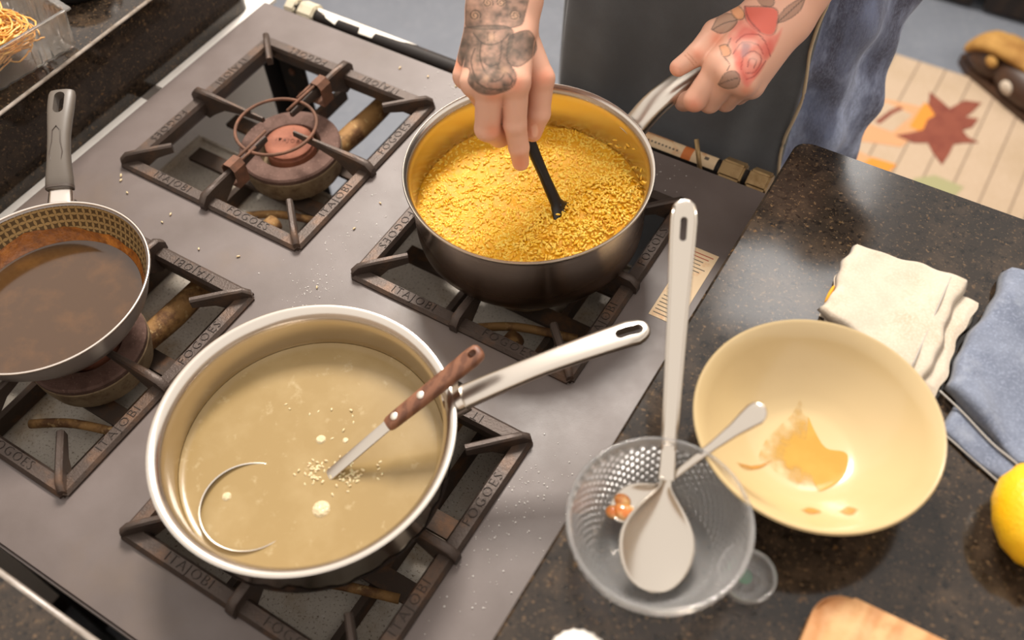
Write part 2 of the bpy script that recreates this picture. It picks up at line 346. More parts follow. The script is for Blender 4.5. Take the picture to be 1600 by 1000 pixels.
for ya, yb in ((-1.2, .120), (.150, .39)):
    mk('filler_strip', box(-.100, -.0625, max(ya, -.43), yb, -.016, -.0105), m_white, bpy.data.objects['base_cabinet'], False)
# dark cabinet across the kitchen
e = empty('dark_cabinet', (1.2, 2.35, FZ), 'dark wooden cabinet at the far upper right beyond the rug', 'cabinet')
mk('carcass', box(.2, 2.6, 2.115, 2.6, FZ + .07, .02, .004), m_cab, e, sharp=30)
mk('plinth', box(.22, 2.58, 2.16, 2.58, FZ, FZ + .07), m_cab, e, False)
for k in range(4): mk('door', box(.22 + k * .6, .79 + k * .6, 2.092, 2.115, FZ + .012, -.02, .003), m_cab, e, sharp=30)

# ------------------------------------------------------------------ stove
S, PIT = 0.30, 0.3744
XL, XR, YB, YF = -.062, .752, -.441, .367
GX = (0.0, PIT); GY = (0.0, -PIT)          # grate lower-left corners
stove = empty('gas_stove', (.3375, -.037, FZ), 'grey four burner industrial gas stove with speckled drip trays', 'stove')
def plate():
    h = .006
    xs = [XL, GX[0] + h, GX[0] + S - h, GX[1] + h, GX[1] + S - h, XR]; ys = [YB, GY[1] + h, GY[1] + S - h, GY[0] + h, GY[0] + S - h, YF]
    bm = bmesh.new(); vv = [[bm.verts.new((x, y, 0)) for y in ys] for x in xs]
    for i in range(5):
        for j in range(5):
            if i in (1, 3) and j in (1, 3): continue
            bm.faces.new((vv[i][j], vv[i + 1][j], vv[i + 1][j + 1], vv[i][j + 1]))
    r = bmesh.ops.extrude_face_region(bm, geom=bm.faces[:])
    for g in r['geom']:
        if isinstance(g, bmesh.types.BMVert): g.co.z = -.028
    bmesh.ops.recalc_face_normals(bm, faces=bm.faces[:])
    eds = [g for g in bm.edges if all(abs(v.co.z) < 1e-6 for v in g.verts) and any(abs(f.normal.z) < .5 for f in g.link_faces)]
    bmesh.ops.bevel(bm, geom=eds, offset=.003, segments=3, affect='EDGES')
    return frombm(bm)
mk('top_plate', plate(), m_plate, stove, True, sharp=30)
# legs, side rails
for x in (XL + .02, XR - .055):
    for y in (YB + .02, YF - .055):
        mk('leg', join(box(x, x + .035, y + (.031 if y > 0 else 0), y + (.035 if y > 0 else .004), FZ, -.028), box(x + (0 if x < .3 else .031), x + (.004 if x < .3 else .035), y, y + .035, FZ, -.028)), m_dark, stove, False)
# dark bracket plate hanging below the front left corner
mk('bracket_plate', box(-.012, .036, .318, .324, -.21, -.028, .001), m_dark, stove, False)
for k, (bx, bz) in enumerate(((.012, -.07), (.020, -.11), (.004, -.15))):
    mk('bolt', blob((bx, .317, bz), .006, .004, .006, 10, 6), m_rust, stove)
# trays
for i, gx in enumerate(GX):
    yend = .165 if i == 0 else .26
    mk('drip_tray', join(box(gx - .050, gx + S + .02, -.43, yend, -.118, -.115), box(gx - .050, gx + S + .02, yend, yend + .003, -.118, -.108), box(gx - .053, gx - .050, -.43, yend, -.118, -.104), box(gx + S + .02, gx + S + .023, -.43, yend, -.118, -.104)), m_tray, stove, False)
    for xx in (gx + .085, gx + .215):
        mk('support_bar', box(xx - .004, xx + .004, -.43, .345, -.112, -.088), m_bar, stove, False)
burn_c = [(gx + .148, gy + .160) for gx in GX for gy in GY]
for (bx, by) in burn_c:
    mk('support_bar', box(bx - .16, bx + .165, by - .052, by - .028, -.088, -.082), m_bar, stove, False)
    mk('support_bar', box(bx - .16, bx + .165, by + .028, by + .052, -.088, -.082), m_bar, stove, False)
    b = mk('burner', lathe([(.02, -.082), (.05, -.08), (.064, -.068), (.0685, -.048), (.0695, -.036), (.0675, -.033), (.042, -.033), (.040, -.05), (.0, -.05)], 56, (bx, by, 0)), m_burner, stove, sharp=35)
    rr = mk('burner_ring', lathe([(.0415, -.034), (.0425, -.0275), (.045, -.0262), (.0665, -.0262), (.0688, -.0285), (.0685, -.0345), (.0675, -.036), (.043, -.036)], 64, (bx, by, 0)), m_ring, b, sharp=40)
    c = mk('burner_cap', lathe([(0, -.0240), (.020, -.0243), (.0222, -.0233), (.0300, -.0240), (.0328, -.0258), (.0330, -.0290), (.0315, -.0305), (.0335, -.033), (.0335, -.05), (0, -.05)], 48, (bx - .004, by + .004, 0)), m_cap, b, sharp=35)
    for k in range(3):
        a = 2 * PI * k / 3 + .5
        mk('ring_notch', sweep([(bx + .047 * math.cos(a), by + .047 * math.sin(a), -.0275), (bx + .061 * math.cos(a + .1), by + .061 * math.sin(a + .1), -.0285)], .002, .0012, 8), m_burner, b)
    mk('venturi_pipe', sweep(smoothpath([(bx + .03, by + .02, -.06), (bx + .038, by + .09, -.058), (bx + .04, by + .16, -.058)] + ([(bx + .04, .372, -.052)] if by > 0 else [(bx + .04, by + .28, -.07)]), 6), lerpl([.014, .016, .0145, .012], 19), lerpl([.014, .016, .0145, .012], 19), 16), m_pipe, b)
    mk('igniter_tube', tube(smoothpath([(bx - .02, by - .10, -.085), (bx + .03, by - .075, -.078), (bx + .10, by - .05, -.085)], 5), .0055, 10), m_pipe, b)
# gas rail along the front
RY, RZ = .404, -.030
mk('gas_rail', tube([(x, RY, RZ) for x in np.linspace(-.035, .72, 16)], .0125, 20), m_dark, stove)
def hexnut(x0, x1, r, mat):
    V = [(x, RY + r * math.cos(PI / 6 + k * PI / 3), RZ + r * math.sin(PI / 6 + k * PI / 3)) for x in (x0, x1) for k in range(6)]
    F = [tuple(range(5, -1, -1)), tuple(range(6, 12))] + [(k, (k + 1) % 6, 6 + (k + 1) % 6, 6 + k) for k in range(6)]
    bm = bmesh.new(); bv = [bm.verts.new(v) for v in V]; [bm.faces.new([bv[i] for i in f]) for f in F]
    bmesh.ops.bevel(bm, geom=bm.edges[:], offset=.0025, segments=2, affect='EDGES'); bmesh.ops.recalc_face_normals(bm, faces=bm.faces[:])
    return mk('hex_nut', frombm(bm), mat, stove, True, sharp=25)
hexnut(-.052, -.032, .017, m_nut); hexnut(-.026, .004, .019, m_nut)
hexnut(.672, .703, .021, m_brass); hexnut(.710, .738, .021, m_brass)
def shell(segs, r, mat, name):
    """partial paper wrap on the rail: segs list of (x, a0, a1) angles from +Z towards +Y"""
    V, F = [], []; n = 8
    for x, a0, a1 in segs:
        for k in range(n): a = math.radians(a0 + (a1 - a0) * k / (n - 1)); V.append((x, RY + r * math.sin(a), RZ + r * math.cos(a)))
    for i in range(len(segs) - 1):
        for k in range(n - 1): F.append((i * n + k, (i + 1) * n + k, (i + 1) * n + k + 1, i * n + k + 1))
    return mk(name, (V, F), mat, stove)
shell([(.004, 10, 80), (.03, -35, 85), (.046, -52, 85), (.048, -10, 85), (.088, -8, 85), (.090, -50, 85), (.115, -48, 85), (.117, -8, 85), (.16, 2, 85), (.185, 35, 80)], .0130, m_paper, 'torn_label')
shell([(.30, -60, 70), (.665, -60, 70)], .0132, m_paper2, 'scale_label')
for k in range(22):
    x = .50 + k * .0052
    shell([(x, -34, -24), (x + .0028, -34, -24)], .01335, m_ink, 'scale_dash')
shell([(.618, -60, 70), (.631, -60, 70)], .01335, m_ink_or, 'scale_band'); shell([(.648, -20, 0), (.654, -20, 0)], .01335, m_ink, 'scale_dash')
shell([(.50, 10, 45), (.60, 15, 50)], .01335, m_peach, 'scale_band')
mk('valve_pin', tube([(.655, RY - .028, RZ + .006), (.634, RY - .006, RZ + .042)], .0032, 10), m_brass, stove)
# information sticker with small print on the plate
st = mk('paper_sticker', box(.702, .7365, .128, .243, .0001, .0005), m_paper2, stove, False)
for k in range(20):
    yy = .133 + k * .0054
    if k in (6, 13): continue
    mk('print_line', box(.705, .705 + .028 * random.uniform(.6, 1), yy, yy + .0013, .0005, .00056), m_ink if k < 18 else m_inkred, st, False)

# ------------------------------------------------------------------ grates
def textmesh(body, size):
    c = bpy.data.curves.new('t', 'FONT'); c.body = body; c.size = size; c.extrude = .0006; c.align_x = 'CENTER'; c.align_y = 'CENTER'; c.resolution_u = 2
    c.space_character = 1.2; c.offset = -.00042
    o = bpy.data.objects.new('t', c); col.objects.link(o)
    dg = bpy.context.evaluated_depsgraph_get(); me = bpy.data.meshes.new_from_object(o.evaluated_get(dg))
    V = [tuple(v.co) for v in me.vertices]; F = [tuple(p.vertices) for p in me.polygons]
    bpy.data.objects.remove(o); bpy.data.curves.remove(c); bpy.data.meshes.remove(me); return V, F
TC = textmesh('ITAJOBI', .0095)
T1, T2 = textmesh('ITAJOBI', .0150), textmesh('FOG\u00d5ES', .0150)
FT = .0065   # frame top height
def make_grate():
    g = empty('burner_grate', (.15, .15, 0))
    bw = .019
    # frame: square ring, slightly rounded section
    prof = [(0, -.004), (.0, .003), (.0035, FT), (bw - .003, FT), (bw, .002), (bw - .002, -.014), (.004, -.012)]
    V, F = [], []; n = len(prof)
    for (cx, cy, sx, sy) in ((0, 0, 1, 1), (S, 0, -1, 1), (S, S, -1, -1), (0, S, 1, -1)):
        for d, z in prof: V.append((cx + sx * d, cy + sy * d, z))
    for i in range(4):
        for k in range(n): F.append((i * n + k, ((i + 1) % 4) * n + k, ((i + 1) % 4) * n + (k + 1) % n, i * n + (k + 1) % n))
    bm = bmesh.new(); bv = [bm.verts.new(v) for v in V]; [bm.faces.new([bv[i] for i in f]) for f in F]
    bmesh.ops.recalc_face_normals(bm, faces=bm.faces[:])
    ce = [e_ for e_ in bm.edges if abs(e_.verts[0].co.x - e_.verts[1].co.x) + abs(e_.verts[0].co.y - e_.verts[1].co.y) < .03 and all((v.co.x < .002 or v.co.x > S - .002) and (v.co.y < .002 or v.co.y > S - .002) for v in e_.verts)]
    bmesh.ops.bevel(bm, geom=ce, offset=.006, segments=3, affect='EDGES')
    mk('frame', frombm(bm), m_iron, g, True, sharp=28)
    for k in range(4):
        Rz = Matrix.Translation((.15, .15, 0)) @ Matrix.Rotation(k * PI / 2, 4, 'Z') @ Matrix.Translation((-.15, -.15, 0))
        # corner finger along the diagonal
        pth = [(.004, .004), (.010, .010), (.022, .022), (.034, .034), (.052, .052)]
        tops = [.012, .0195, .0205, .0205, .0205]; bots = [-.004, -.008, -.010, .004, .0085]
        V2, F2 = [], []; dx, dy = .5 ** .5, .5 ** .5; hw = .0040
        for (x, y), zt, zb in zip(pth, tops, bots):
            V2 += [(x - dy * hw, y + dx * hw, zb), (x + dy * hw, y - dx * hw, zb), (x + dy * hw, y - dx * hw, zt - .002), (x + dy * hw * .5, y - dx * hw * .5, zt), (x - dy * hw * .5, y + dx * hw * .5, zt), (x - dy * hw, y + dx * hw, zt - .002)]
        def stitch(V2, npt, n=6):
            F2 = [(i * n + k_, i * n + (k_ + 1) % n, (i + 1) * n + (k_ + 1) % n, (i + 1) * n + k_) for i in range(npt - 1) for k_ in range(n)]
            return F2 + [tuple(range(n - 1, -1, -1)), tuple((npt - 1) * n + k_ for k_ in range(n))]
        mk('corner_finger', xf((V2, stitch(V2, 5)), Rz), m_iron, g, True, sharp=40)
        # side finger pointing at the burner
        ys = [-.003, .005, .018, .032, .055, .080, .124]; tops = [.012, .0205, .0215, .0215, .021, .0205, .0195]; bots = [-.006, -.020, -.024, -.012, .004, .009, .0125]; hws = [.0048, .0050, .0048, .0044, .0038, .0032, .0024]
        V3 = []
        for y, zt, zb, h_ in zip(ys, tops, bots, hws):
            V3 += [(.15 - h_, y, zb), (.15 + h_, y, zb), (.15 + h_, y, zt - .002), (.15 + h_ * .5, y, zt), (.15 - h_ * .5, y, zt), (.15 - h_, y, zt - .002)]
        mk('side_finger', xf((V3, [tuple(reversed(f)) for f in stitch(V3, 7)]), Rz), m_iron, g, True, sharp=40)
        t = mk('lettering', xf(xf(T1, Matrix.Translation((.088, .0098, FT + .0002))), Rz), m_letter, g, False)
        mk('lettering', xf(xf(T2, Matrix.Translation((.214, .0098, FT + .0002))), Rz), m_letter, g, False)
    return g
def copy_tree(o, parent=None):
    c = o.copy(); col.objects.link(c)
    if parent is not None: c.parent = parent; c.matrix_parent_inverse = o.matrix_parent_inverse.copy()
    for ch in o.children: copy_tree(ch, c)
    return c
g0 = make_grate()
glab = ['square cast iron grate with the bare burner and wire ring', 'square cast iron grate under the brown sauce frying pan',
        'square cast iron grate under the yellow risotto saucepan', 'square cast iron grate under the cloudy broth pan']
k = 0
for gx in GX:
    for gy in GY:
        g = g0 if k == 0 else copy_tree(g0)
        g.location = (gx + .15, gy + .15, 0); tag(g, glab[k], 'grate', 'cast iron stove grates'); k += 1

mk('cap_lettering', xf(TC, Matrix.Translation((.144, .164, -.0240)) @ Matrix.Rotation(math.radians(22), 4, 'Z')), m_ring, bpy.data.objects['burner'], False)
# wire pan-support ring on the bare grate
tr = empty('wire_pan_support', (.15, .15, .02), 'rusty wire ring pan support clipped on the bare grate', 'pan support')
RC = (.153, .143, .0230)
mk('ring', tube([(RC[0] + .053 * math.cos(a), RC[1] + .053 * math.sin(a), RC[2]) for a in np.linspace(0, 2 * PI, 48, endpoint=False)], .0022, 10, closed=True), m_rust, tr)
for k in range(4):
    a = k * PI / 2; ux, uy = math.cos(a), math.sin(a)
    if k % 2 == 1: mk('arm', join(tube([(.15 + ux * .022, .149 + uy * .022, .0265), (.15 + ux * .085, .149 + uy * .085, .0255)], .002, 8),
                   tube([(.15 + ux * .05 - uy * .006, .149 + uy * .05 + ux * .006, .0245), (.15 + ux * .085 - uy * .006, .149 + uy * .085 + ux * .006, .0245)], .002, 8)), m_rust, tr)
    if k % 2 == 1:
        cx, cy = .15 + ux * .088, .15 + uy * .088
        h = .0095
        loop = [(-h, -.006), (h, -.006), (h, .021), (h * .5, .0275), (-h * .5, .0275), (-h, .021)]
        V = [(cx + p * abs(uy), cy + s_ * .010, q) for s_ in (-1, 1) for p, q in loop]
        mk('clamp', (V, [(i, (i + 1) % 6, 6 + (i + 1) % 6, 6 + i) for i in range(6)]), m_rust, tr, False).modifiers.new('thick', 'SOLIDIFY').thickness = .0015

# ------------------------------------------------------------------ risotto saucepan
PB = (.529, .159)
pot = empty('saucepan', (PB[0], PB[1], .0215), 'deep stainless steel saucepan full of yellow risotto, handle held', 'saucepan')
prof = [(0, .0235), (.120, .0235), (.1255, .0255), (.1305, .034), (.1318, .045), (.1322, .108), (.1332, .113), (.1362, .1165), (.1385, .1185), (.1392, .1200), (.1384, .1212), (.1365, .1207), (.1335, .1175), (.1312, .112), (.1302, .105), (.1298, .045), (.127, .034), (.120, .0275), (0, .0265)]
pbb = mk('body', lathe(prof, 128, (PB[0], PB[1], 0)), m_steel, pot, sharp=50)
hd = Vector((.0655, .131, 0)).normalized()
p0 = Vector((PB[0], PB[1], .096)) + hd * .1335
hpath = smoothpath([p0, p0 + hd * .012 + Vector((0, 0, .006)), p0 + hd * .045 + Vector((0, 0, .030)), p0 + hd * .11 + Vector((0, 0, .048)), p0 + hd * .185 + Vector((0, 0, .058))], 5)
mk('handle', sweep(hpath, lerpl([.0175, .0165, .0160, .0155, .015], len(hpath)), lerpl([.010, .0105, .0105, .010, .009], len(hpath)), 20, exp=2.6), m_steel2, pot, sharp=50)

m_stove_refl = M('painted_stove_reflection', srgb(96, 74, 56), .28, .9)  # brown tint paints in the dark stove's reflection on the lower wall
nt = m_stove_refl.node_tree; at = nt.nodes.new('ShaderNodeAttribute'); at.attribute_name = 'film_or_reflection'; nt.links.new(at.outputs['Fac'], nt.nodes['Principled BSDF'].inputs['Alpha'])
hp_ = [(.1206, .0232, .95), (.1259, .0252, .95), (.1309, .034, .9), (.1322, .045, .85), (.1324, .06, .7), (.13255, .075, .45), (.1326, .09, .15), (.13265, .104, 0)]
o = mk('stove_reflection', lathe([(r, z) for r, z, a in hp_], 96, (PB[0], PB[1], 0)), m_stove_refl, pbb)
at = o.data.attributes.new('film_or_reflection', 'FLOAT', 'POINT'); at.data.foreach_set('value', [a for r, z, a in hp_ for _ in range(96)])
def grain_mesh(seg=6):
    return lathe([(0, -1), (.70, -.62), (1.0, 0), (.70, .62), (0, 1)], seg)
GV, GF = grain_mesh(); GV = np.array(GV); GFa = [np.array(f) for f in GF]
def grains(P, N, L, Wd, V0):
    """many grain ellipsoids: positions P, tilt noise; returns verts, faces appended"""
    V, F = [], []; n0 = V0
    for i, p in enumerate(P):
        yaw = random.uniform(0, 2 * PI); tilt = random.uniform(-.5, .5) + PI / 2
        Rm = np.array(Matrix.Rotation(yaw, 3, 'Z') @ Matrix.Rotation(tilt, 3, 'X'))
        s = random.uniform(.8, 1.15)
        q = (GV * np.array([Wd * s, Wd * s, L * s])) @ Rm.T + np.array(p)
        V.append(q); F += [tuple((f + n0).tolist()) for f in GFa]; n0 += len(GV)
    return V, F
def ris_h(x, y):
    h = .0615 + .020 * math.exp(-(((x - .612) / .05) ** 2 + ((y - .178) / .065) ** 2)) + .010 * math.exp(-(((x - .575) / .035) ** 2 + ((y - .115) / .05) ** 2)) + .004 * math.exp(-(((x - .47) / .05) ** 2 + ((y - .09) / .05) ** 2))
    h -= .006 * math.exp(-(((x - .545) / .03) ** 2 + ((y - .19) / .04) ** 2))
    return h + .0016 * math.sin(43 * x + 61 * y) * math.sin(57 * x - 39 * y + 1) + .001 * math.sin(140 * x + 30 * y) * math.sin(150 * y)
V, F = [], []; nr, na = 40, 96
V.append((PB[0], PB[1], ris_h(*PB)))
for i in range(1, nr + 1):
    r = .1305 * i / nr
    for j in range(na):
        x, y = PB[0] + r * math.cos(2 * PI * j / na), PB[1] + r * math.sin(2 * PI * j / na); V.append((x, y, ris_h(x, y)))
F += [(0, 1 + j, 1 + (j + 1) % na) for j in range(na)]
for i in range(nr - 1):
    for j in range(na): F.append((1 + i * na + j, 1 + (i + 1) * na + j, 1 + (i + 1) * na + (j + 1) % na, 1 + i * na + (j + 1) % na))
nbase = len(F)
pts = []
for k in range(5200):
    r = .1285 * math.sqrt(random.random()); a = random.uniform(0, 2 * PI); x, y = PB[0] + r * math.cos(a), PB[1] + r * math.sin(a)
    hb = ris_h(x, y); heap = hb > .068
    soupy = math.exp(-(((x - .44) / .06) ** 2 + ((y - .2) / .08) ** 2))
    if random.random() < .75 * soupy: continue
    pts.append((x, y, hb + random.uniform(-.0013, .0008) + (random.uniform(0, .003) if heap else 0)))
gv, gf = grains(pts, None, .0033, .00150, len(V))
# a few grains stuck on the inner wall
wp = []
for a_d, z in ((58, .092), (60, .085), (52, .098), (40, .09), (38, .083), (36, .078), (30, .093), (64, .078), (67, .074), (69, .081), (72, .07), (47, .079), (50, .073), (44, .072), (20, .08), (10, .083)):
    a = math.radians(a_d); wp.append((PB[0] + .1288 * math.cos(a), PB[1] + .1288 * math.sin(a), z))
gv2, gf2 = grains(wp, None, .0036, .0014, len(V) + sum(len(q) for q in gv))
VV = np.concatenate([np.array(V)] + gv + gv2); FF = F + gf + gf2
ris = mk('risotto', (VV, FF), [m_ris, m_grain]); mi = np.zeros(len(FF), dtype=np.int32); mi[nbase:] = 1
ris.data.polygons.foreach_set('material_index', mi)
tag(ris, 'bright yellow saffron risotto rice simmering inside the held saucepan', 'risotto', kind='stuff')

# black stirring spoon
sp = empty('stirring_spoon', (.585, .155, .062), 'black nylon stirring spoon held upright in the risotto', 'spoon')
pp = smoothpath([(.497, .176, .222), (.511, .170, .188), (.529, .1638, .152), (.549, .158, .118), (.5665, .154, .088), (.575, .1535, .0745)], 5)
mk('handle', sweep(pp, lerpl([.006, .007, .0068, .0060, .0072, .0185], len(pp)), lerpl([.0055, .006, .006, .0056, .0058, .005], len(pp)), 14), m_blackpl, sp)
def spoon_bowl(neck, tip, Wd, depth, nrm, thick, mat, parent, name='bowl', n=24, m=14, pw=.8, subs=1):
    neck = Vector(neck); tip = Vector(tip); L = tip - neck; u = L.normalized(); nrm = Vector(nrm); nrm = (nrm - u * nrm.dot(u)).normalized(); s = u.cross(nrm)
    V, F = [], []
    for i in range(n + 1):
        t = i / n; t0 = .58
        wd = Wd * (math.sqrt(max(0, 1 - ((t - t0) / (1 - t0)) ** 2)) if t > t0 else (.5 - .5 * math.cos(PI * t / t0)) ** .62) + (.0045 if t < .1 else 0) * (1 - t / .1)
        if i == n: wd = .0006
        for j in range(m + 1):
            q = -1 + 2 * j / m
            V.append(tuple(neck + u * (L.length * t) + s * (wd * q) - nrm * depth * (1 - q * q) * math.sin(PI * min(1, t * 1.02)) ** .8))
    for i in range(n):
        for j in range(m): F.append((i * (m + 1) + j, (i + 1) * (m + 1) + j, (i + 1) * (m + 1) + j + 1, i * (m + 1) + j + 1))
    o = mk(name, (V, F), mat, parent); md = o.modifiers.new('thick', 'SOLIDIFY'); md.thickness = thick; md.offset = -1
    return o
spoon_bowl((.570, .1535, .086), (.598, .1545, .030), .024, .006, (.3, .9, .3), .003, m_blackpl, sp)

# ------------------------------------------------------------------ broth pan
PD = (.510, -.2200)
pan = empty('saute_pan', (PD[0], PD[1], .0215), 'wide shallow stainless steel pan of cloudy beige broth, sooty base', 'pan')
prof = [(0, .0235), (.121, .0235), (.1285, .0270), (.1325, .036), (.1340, .050), (.1347, .084), (.1362, .0895), (.1392, .0940), (.1420, .0972), (.1436, .0990), (.1438, .1008), (.1420, .1016), (.1380, .1003), (.1340, .0970), (.1310, .0918), (.1295, .085), (.1290, .050), (.127, .036), (.120, .0275), (0, .0262)]
pdb = mk('body', lathe(prof, 128, (PD[0], PD[1], 0)), m_steel, pan, sharp=60)
# soot band round the lower wall, ragged upper edge
V, F = [], []; n = 160
for i in range(n):
    a = 2 * PI * i / n; zt = .046 + .009 * math.sin(3 * a + 1) * math.sin(7 * a) + .005 * math.sin(29 * a) + random.uniform(-.0025, .0025)
    for r, z in ((.1214, .0232), (.1291, .0268), (.1331, .036), (.1346, .0 + zt)):
        V.append((PD[0] + (r if z != zt else np.interp(zt, [.036, .05, .084], [.1331, .1346, .1353])) * math.cos(a), PD[1] + (r if z != zt else np.interp(zt, [.036, .05, .084], [.1331, .1346, .1353])) * math.sin(a), z))
for i in range(n):
    for k in range(3): F.append((i * 4 + k, ((i + 1) % n) * 4 + k, ((i + 1) % n) * 4 + k + 1, i * 4 + k + 1))
m_burn = M('burnt_soot', srgb(40, 30, 24), .6, .2, mix=[('n', 60, .5, .7, srgb(92, 64, 42))], bump=('n', 200, .5, .001))
mk('soot', (V, F), m_burn, pdb)
h0 = Vector((.6105, -.1225, .0905)); h1 = Vector((.7465, .0160, .141))
hp = [h0 + (h1 - h0) * t + Vector((0, 0, .006 * math.sin(PI * min(1, t)))) for t in np.linspace(0, .90, 14)]
tail = [h0 + (h1 - h0) * t for t in (.93, .96, .98, .993, 1.0)]
wd = lerpl([.0135, .0125, .0115, .0125, .0135], 14) + [.0135, .0115, .009, .006, .002]
ho = mk('handle', sweep(hp + tail, wd, [.0055] * 14 + [.0052, .005, .0046, .004, .002], 20, exp=3.0), m_steel2, pan, sharp=50)
hu = (h1 - h0).normalized(); hs = hu.cross(Vector((0, 0, 1))).normalized()
boolean_cut(ho, stadium(h0 + (h1 - h0) * .905 , hu, hs, .0135, .0052, .03)); ho.data.polygons.foreach_set('use_smooth', [True] * len(ho.data.polygons)); ho.data.set_sharp_from_angle(angle=math.radians(45))
mk('handle_bracket', sweep([h0 - hu * .004 + Vector((0, 0, -.002)), h0 + hu * .014 + Vector((0, 0, .003))], .016, .009, 16, exp=3), m_steel, pan, sharp=50)
BZ = .0525
V, F = lathe([(0, BZ), (.03, BZ), (.06, BZ), (.09, BZ), (.120, BZ), (.1280, BZ + .0002), (.1288, BZ + .0012)], 96, (PD[0], PD[1], 0))
nb = len(F); VV = [np.array(V)]; FF = list(F); n0 = len(V)
pts = []
def cluster(cx, cy, sx, sy, n):
    for _ in range(n): pts.append((random.gauss(cx, sx), random.gauss(cy, sy), BZ + random.uniform(-.0006, .0006)))
def unz(px, py, z):
    d = CAM_R.T @ np.array([(px - 800) / 1488.04, (py - 500) / 1488.04, 1.0]); k_ = (z - CAM_C[2]) / d[2]; return CAM_C + k_ * d
for cx, cy, s, n in ((.5240, -.2358, .0055, 34), (.5550, -.2205, .009, 40), (.5425, -.2075, .012, 8), (.5080, -.1850, .014, 7), (.575, -.2000, .012, 6), (.47, -.24, .03, 4)):
    cluster(cx, cy, s, s, n)
gv, gf = grains(pts, None, .0024, .0013, n0); VV += gv; FF += gf; nb2 = len(FF); n0 += sum(len(q) for q in gv)
for cx, cy, r in ((.5535, -.2625, .0085), (.5075, -.2045, .005), (.468, -.298, .0045), (.5290, -.1930, .003)):
    v, f = lathe([(r, BZ), (r * .85, BZ + r * .22), (r * .5, BZ + r * .34), (0, BZ + r * .38)], 18, (cx, cy, 0)); VV.append(np.array(v)); FF += [tuple(i + n0 for i in q) for q in f]; n0 += len(v)
br = mk('broth', (np.concatenate(VV), FF), [m_broth, m_rice_w, m_bub]); mi = np.zeros(len(FF), dtype=np.int32); mi[nb:] = 1; mi[nb2:] = 2
br.data.polygons.foreach_set('material_index', mi)
tag(br, 'cloudy beige broth with bits of white rice in the wide steel pan', 'broth', kind='stuff')
# ladle standing in the broth
la = empty('ladle', (.50, -.28, .04), 'ladle with riveted brown wooden handle dipped in the broth', 'ladle')
a0 = Vector((.6225, -.0815, .137)); a1 = Vector((.5715, -.1725, .0885)); a2 = Vector((.5365, -.2340, .050)); au = (a0 - a1).normalized()
hp = [a1 + (a0 - a1) * t for t in (0, .03, .1, .3, .55, .75, .9, .965, .99, 1.0)]
lo = mk('handle', sweep(hp, [.0062, .0072, .0076, .0082, .0088, .0094, .0098, .0088, .006, .002], [.0045, .0058, .006, .006, .006, .006, .006, .0055, .004, .0015], 18, exp=2.8), m_wood_h, la, sharp=50)
ls = au.cross(Vector((0, 0, 1))).normalized(); ln = ls.cross(au)
boolean_cut(lo, stadium(a1 + (a0 - a1) * .92, au, ls, .0045, .0036, .03)); lo.data.polygons.foreach_set('use_smooth', [True] * len(lo.data.polygons)); lo.data.set_sharp_from_angle(angle=math.radians(45))
for t in (.10, .38):
    q = a1 + (a0 - a1) * t; Mx = Matrix.Translation(q) @ ln.to_track_quat('Z', 'Y').to_matrix().to_4x4()
    mk('rivet', xf(lathe([(0, -.0066), (.0038, -.0064), (.0038, .0062), (.003, .0068), (0, .007)], 20), Mx), m_rivet, lo, sharp=40)
bc = Vector((.4935, -.2950, .0525))
mk('shank', sweep([a1 + au * .05, a1, a2, a2 + (a2 - a1) * .18 + Vector((0, 0, -.002))], .0062, .0012, 10, exp=4), m_silver, la, sharp=40)
Rl = Matrix.Rotation(math.radians(-6), 4, Vector((.72, -.69, 0))) 
V, F = lathe([(.0445, .0022), (.0455, .0030), (.0460, .0022), (.045, -.004), (.040, -.013), (.028, -.0185), (0, -.0195), (0, -.0185), (.027, -.0175), (.039, -.0125), (.0438, -.004)], 64)
mk('ladle_bowl', xf((V, F), Matrix.Translation(bc + Vector((0, 0, -.0008))) @ Rl), m_silver, la)

# ------------------------------------------------------------------ frying pan with brown sauce
PC = (.137, -.216)
fp = empty('frying_pan', (PC[0], PC[1], .0215), 'grey non-stick frying pan with patterned inside holding brown sauce', 'frying pan')
mk('body', lathe([(0, .0235), (.084, .0235), (.092, .027), (.106, .047), (.1165, .0745), (.1178, .0785), (.1160, .0792), (.1143, .0775)], 112, (PC[0], PC[1], 0)), m_pan_out, fp, sharp=50)
mk('rim', lathe([(.1158, .0780), (.1162, .0802), (.1175, .0810), (.1188, .0802), (.1188, .0785), (.1174, .0778)], 112, (PC[0], PC[1], 0), close=True), m_rim, fp)
ip = [(.1155, .0788), (.1120, .068), (.1075, .056), (.1025, .0455), (.0965, .036), (.089, .029), (.08, .0268), (.04, .0265), (.001, .0265)]
V, F, UVs = [], [], []; n = 112; NU = 84
for i, (r, z) in enumerate(ip):
    for j in range(n + 1):
        a = 2 * PI * j / n; V.append((PC[0] + r * math.cos(a), PC[1] + r * math.sin(a), z))
        UVs.append((NU * j / n, i * 1.13 * .0102 / (2 * PI * .11 / NU)))
for i in range(len(ip) - 1):
    for j in range(n): F.append((i * (n + 1) + j + 1, i * (n + 1) + j, (i + 1) * (n + 1) + j, (i + 1) * (n + 1) + j + 1))
fpc = mk('inner_coating', (V, F), m_pattern, fp, uv=UVs)
SZ = .0365
def wall_r(z): return float(np.interp(z, [.0265, .029, .036, .0455, .056, .068, .0788], [.08, .089, .0965, .1025, .1075, .112, .1155]))
V, F = [], []; n = 140
for i in range(n):
    a = 2 * PI * i / n; top = .0500 + .0045 * math.sin(2 * a + 2.2) + .0025 * math.sin(9 * a) * math.sin(4 * a) + random.uniform(-.0006, .0006)
    for z in (SZ - .001, SZ + .003, (SZ + top) / 2 + .002, top): V.append((PC[0] + (wall_r(z) - .0006) * math.cos(a), PC[1] + (wall_r(z) - .0006) * math.sin(a), z))
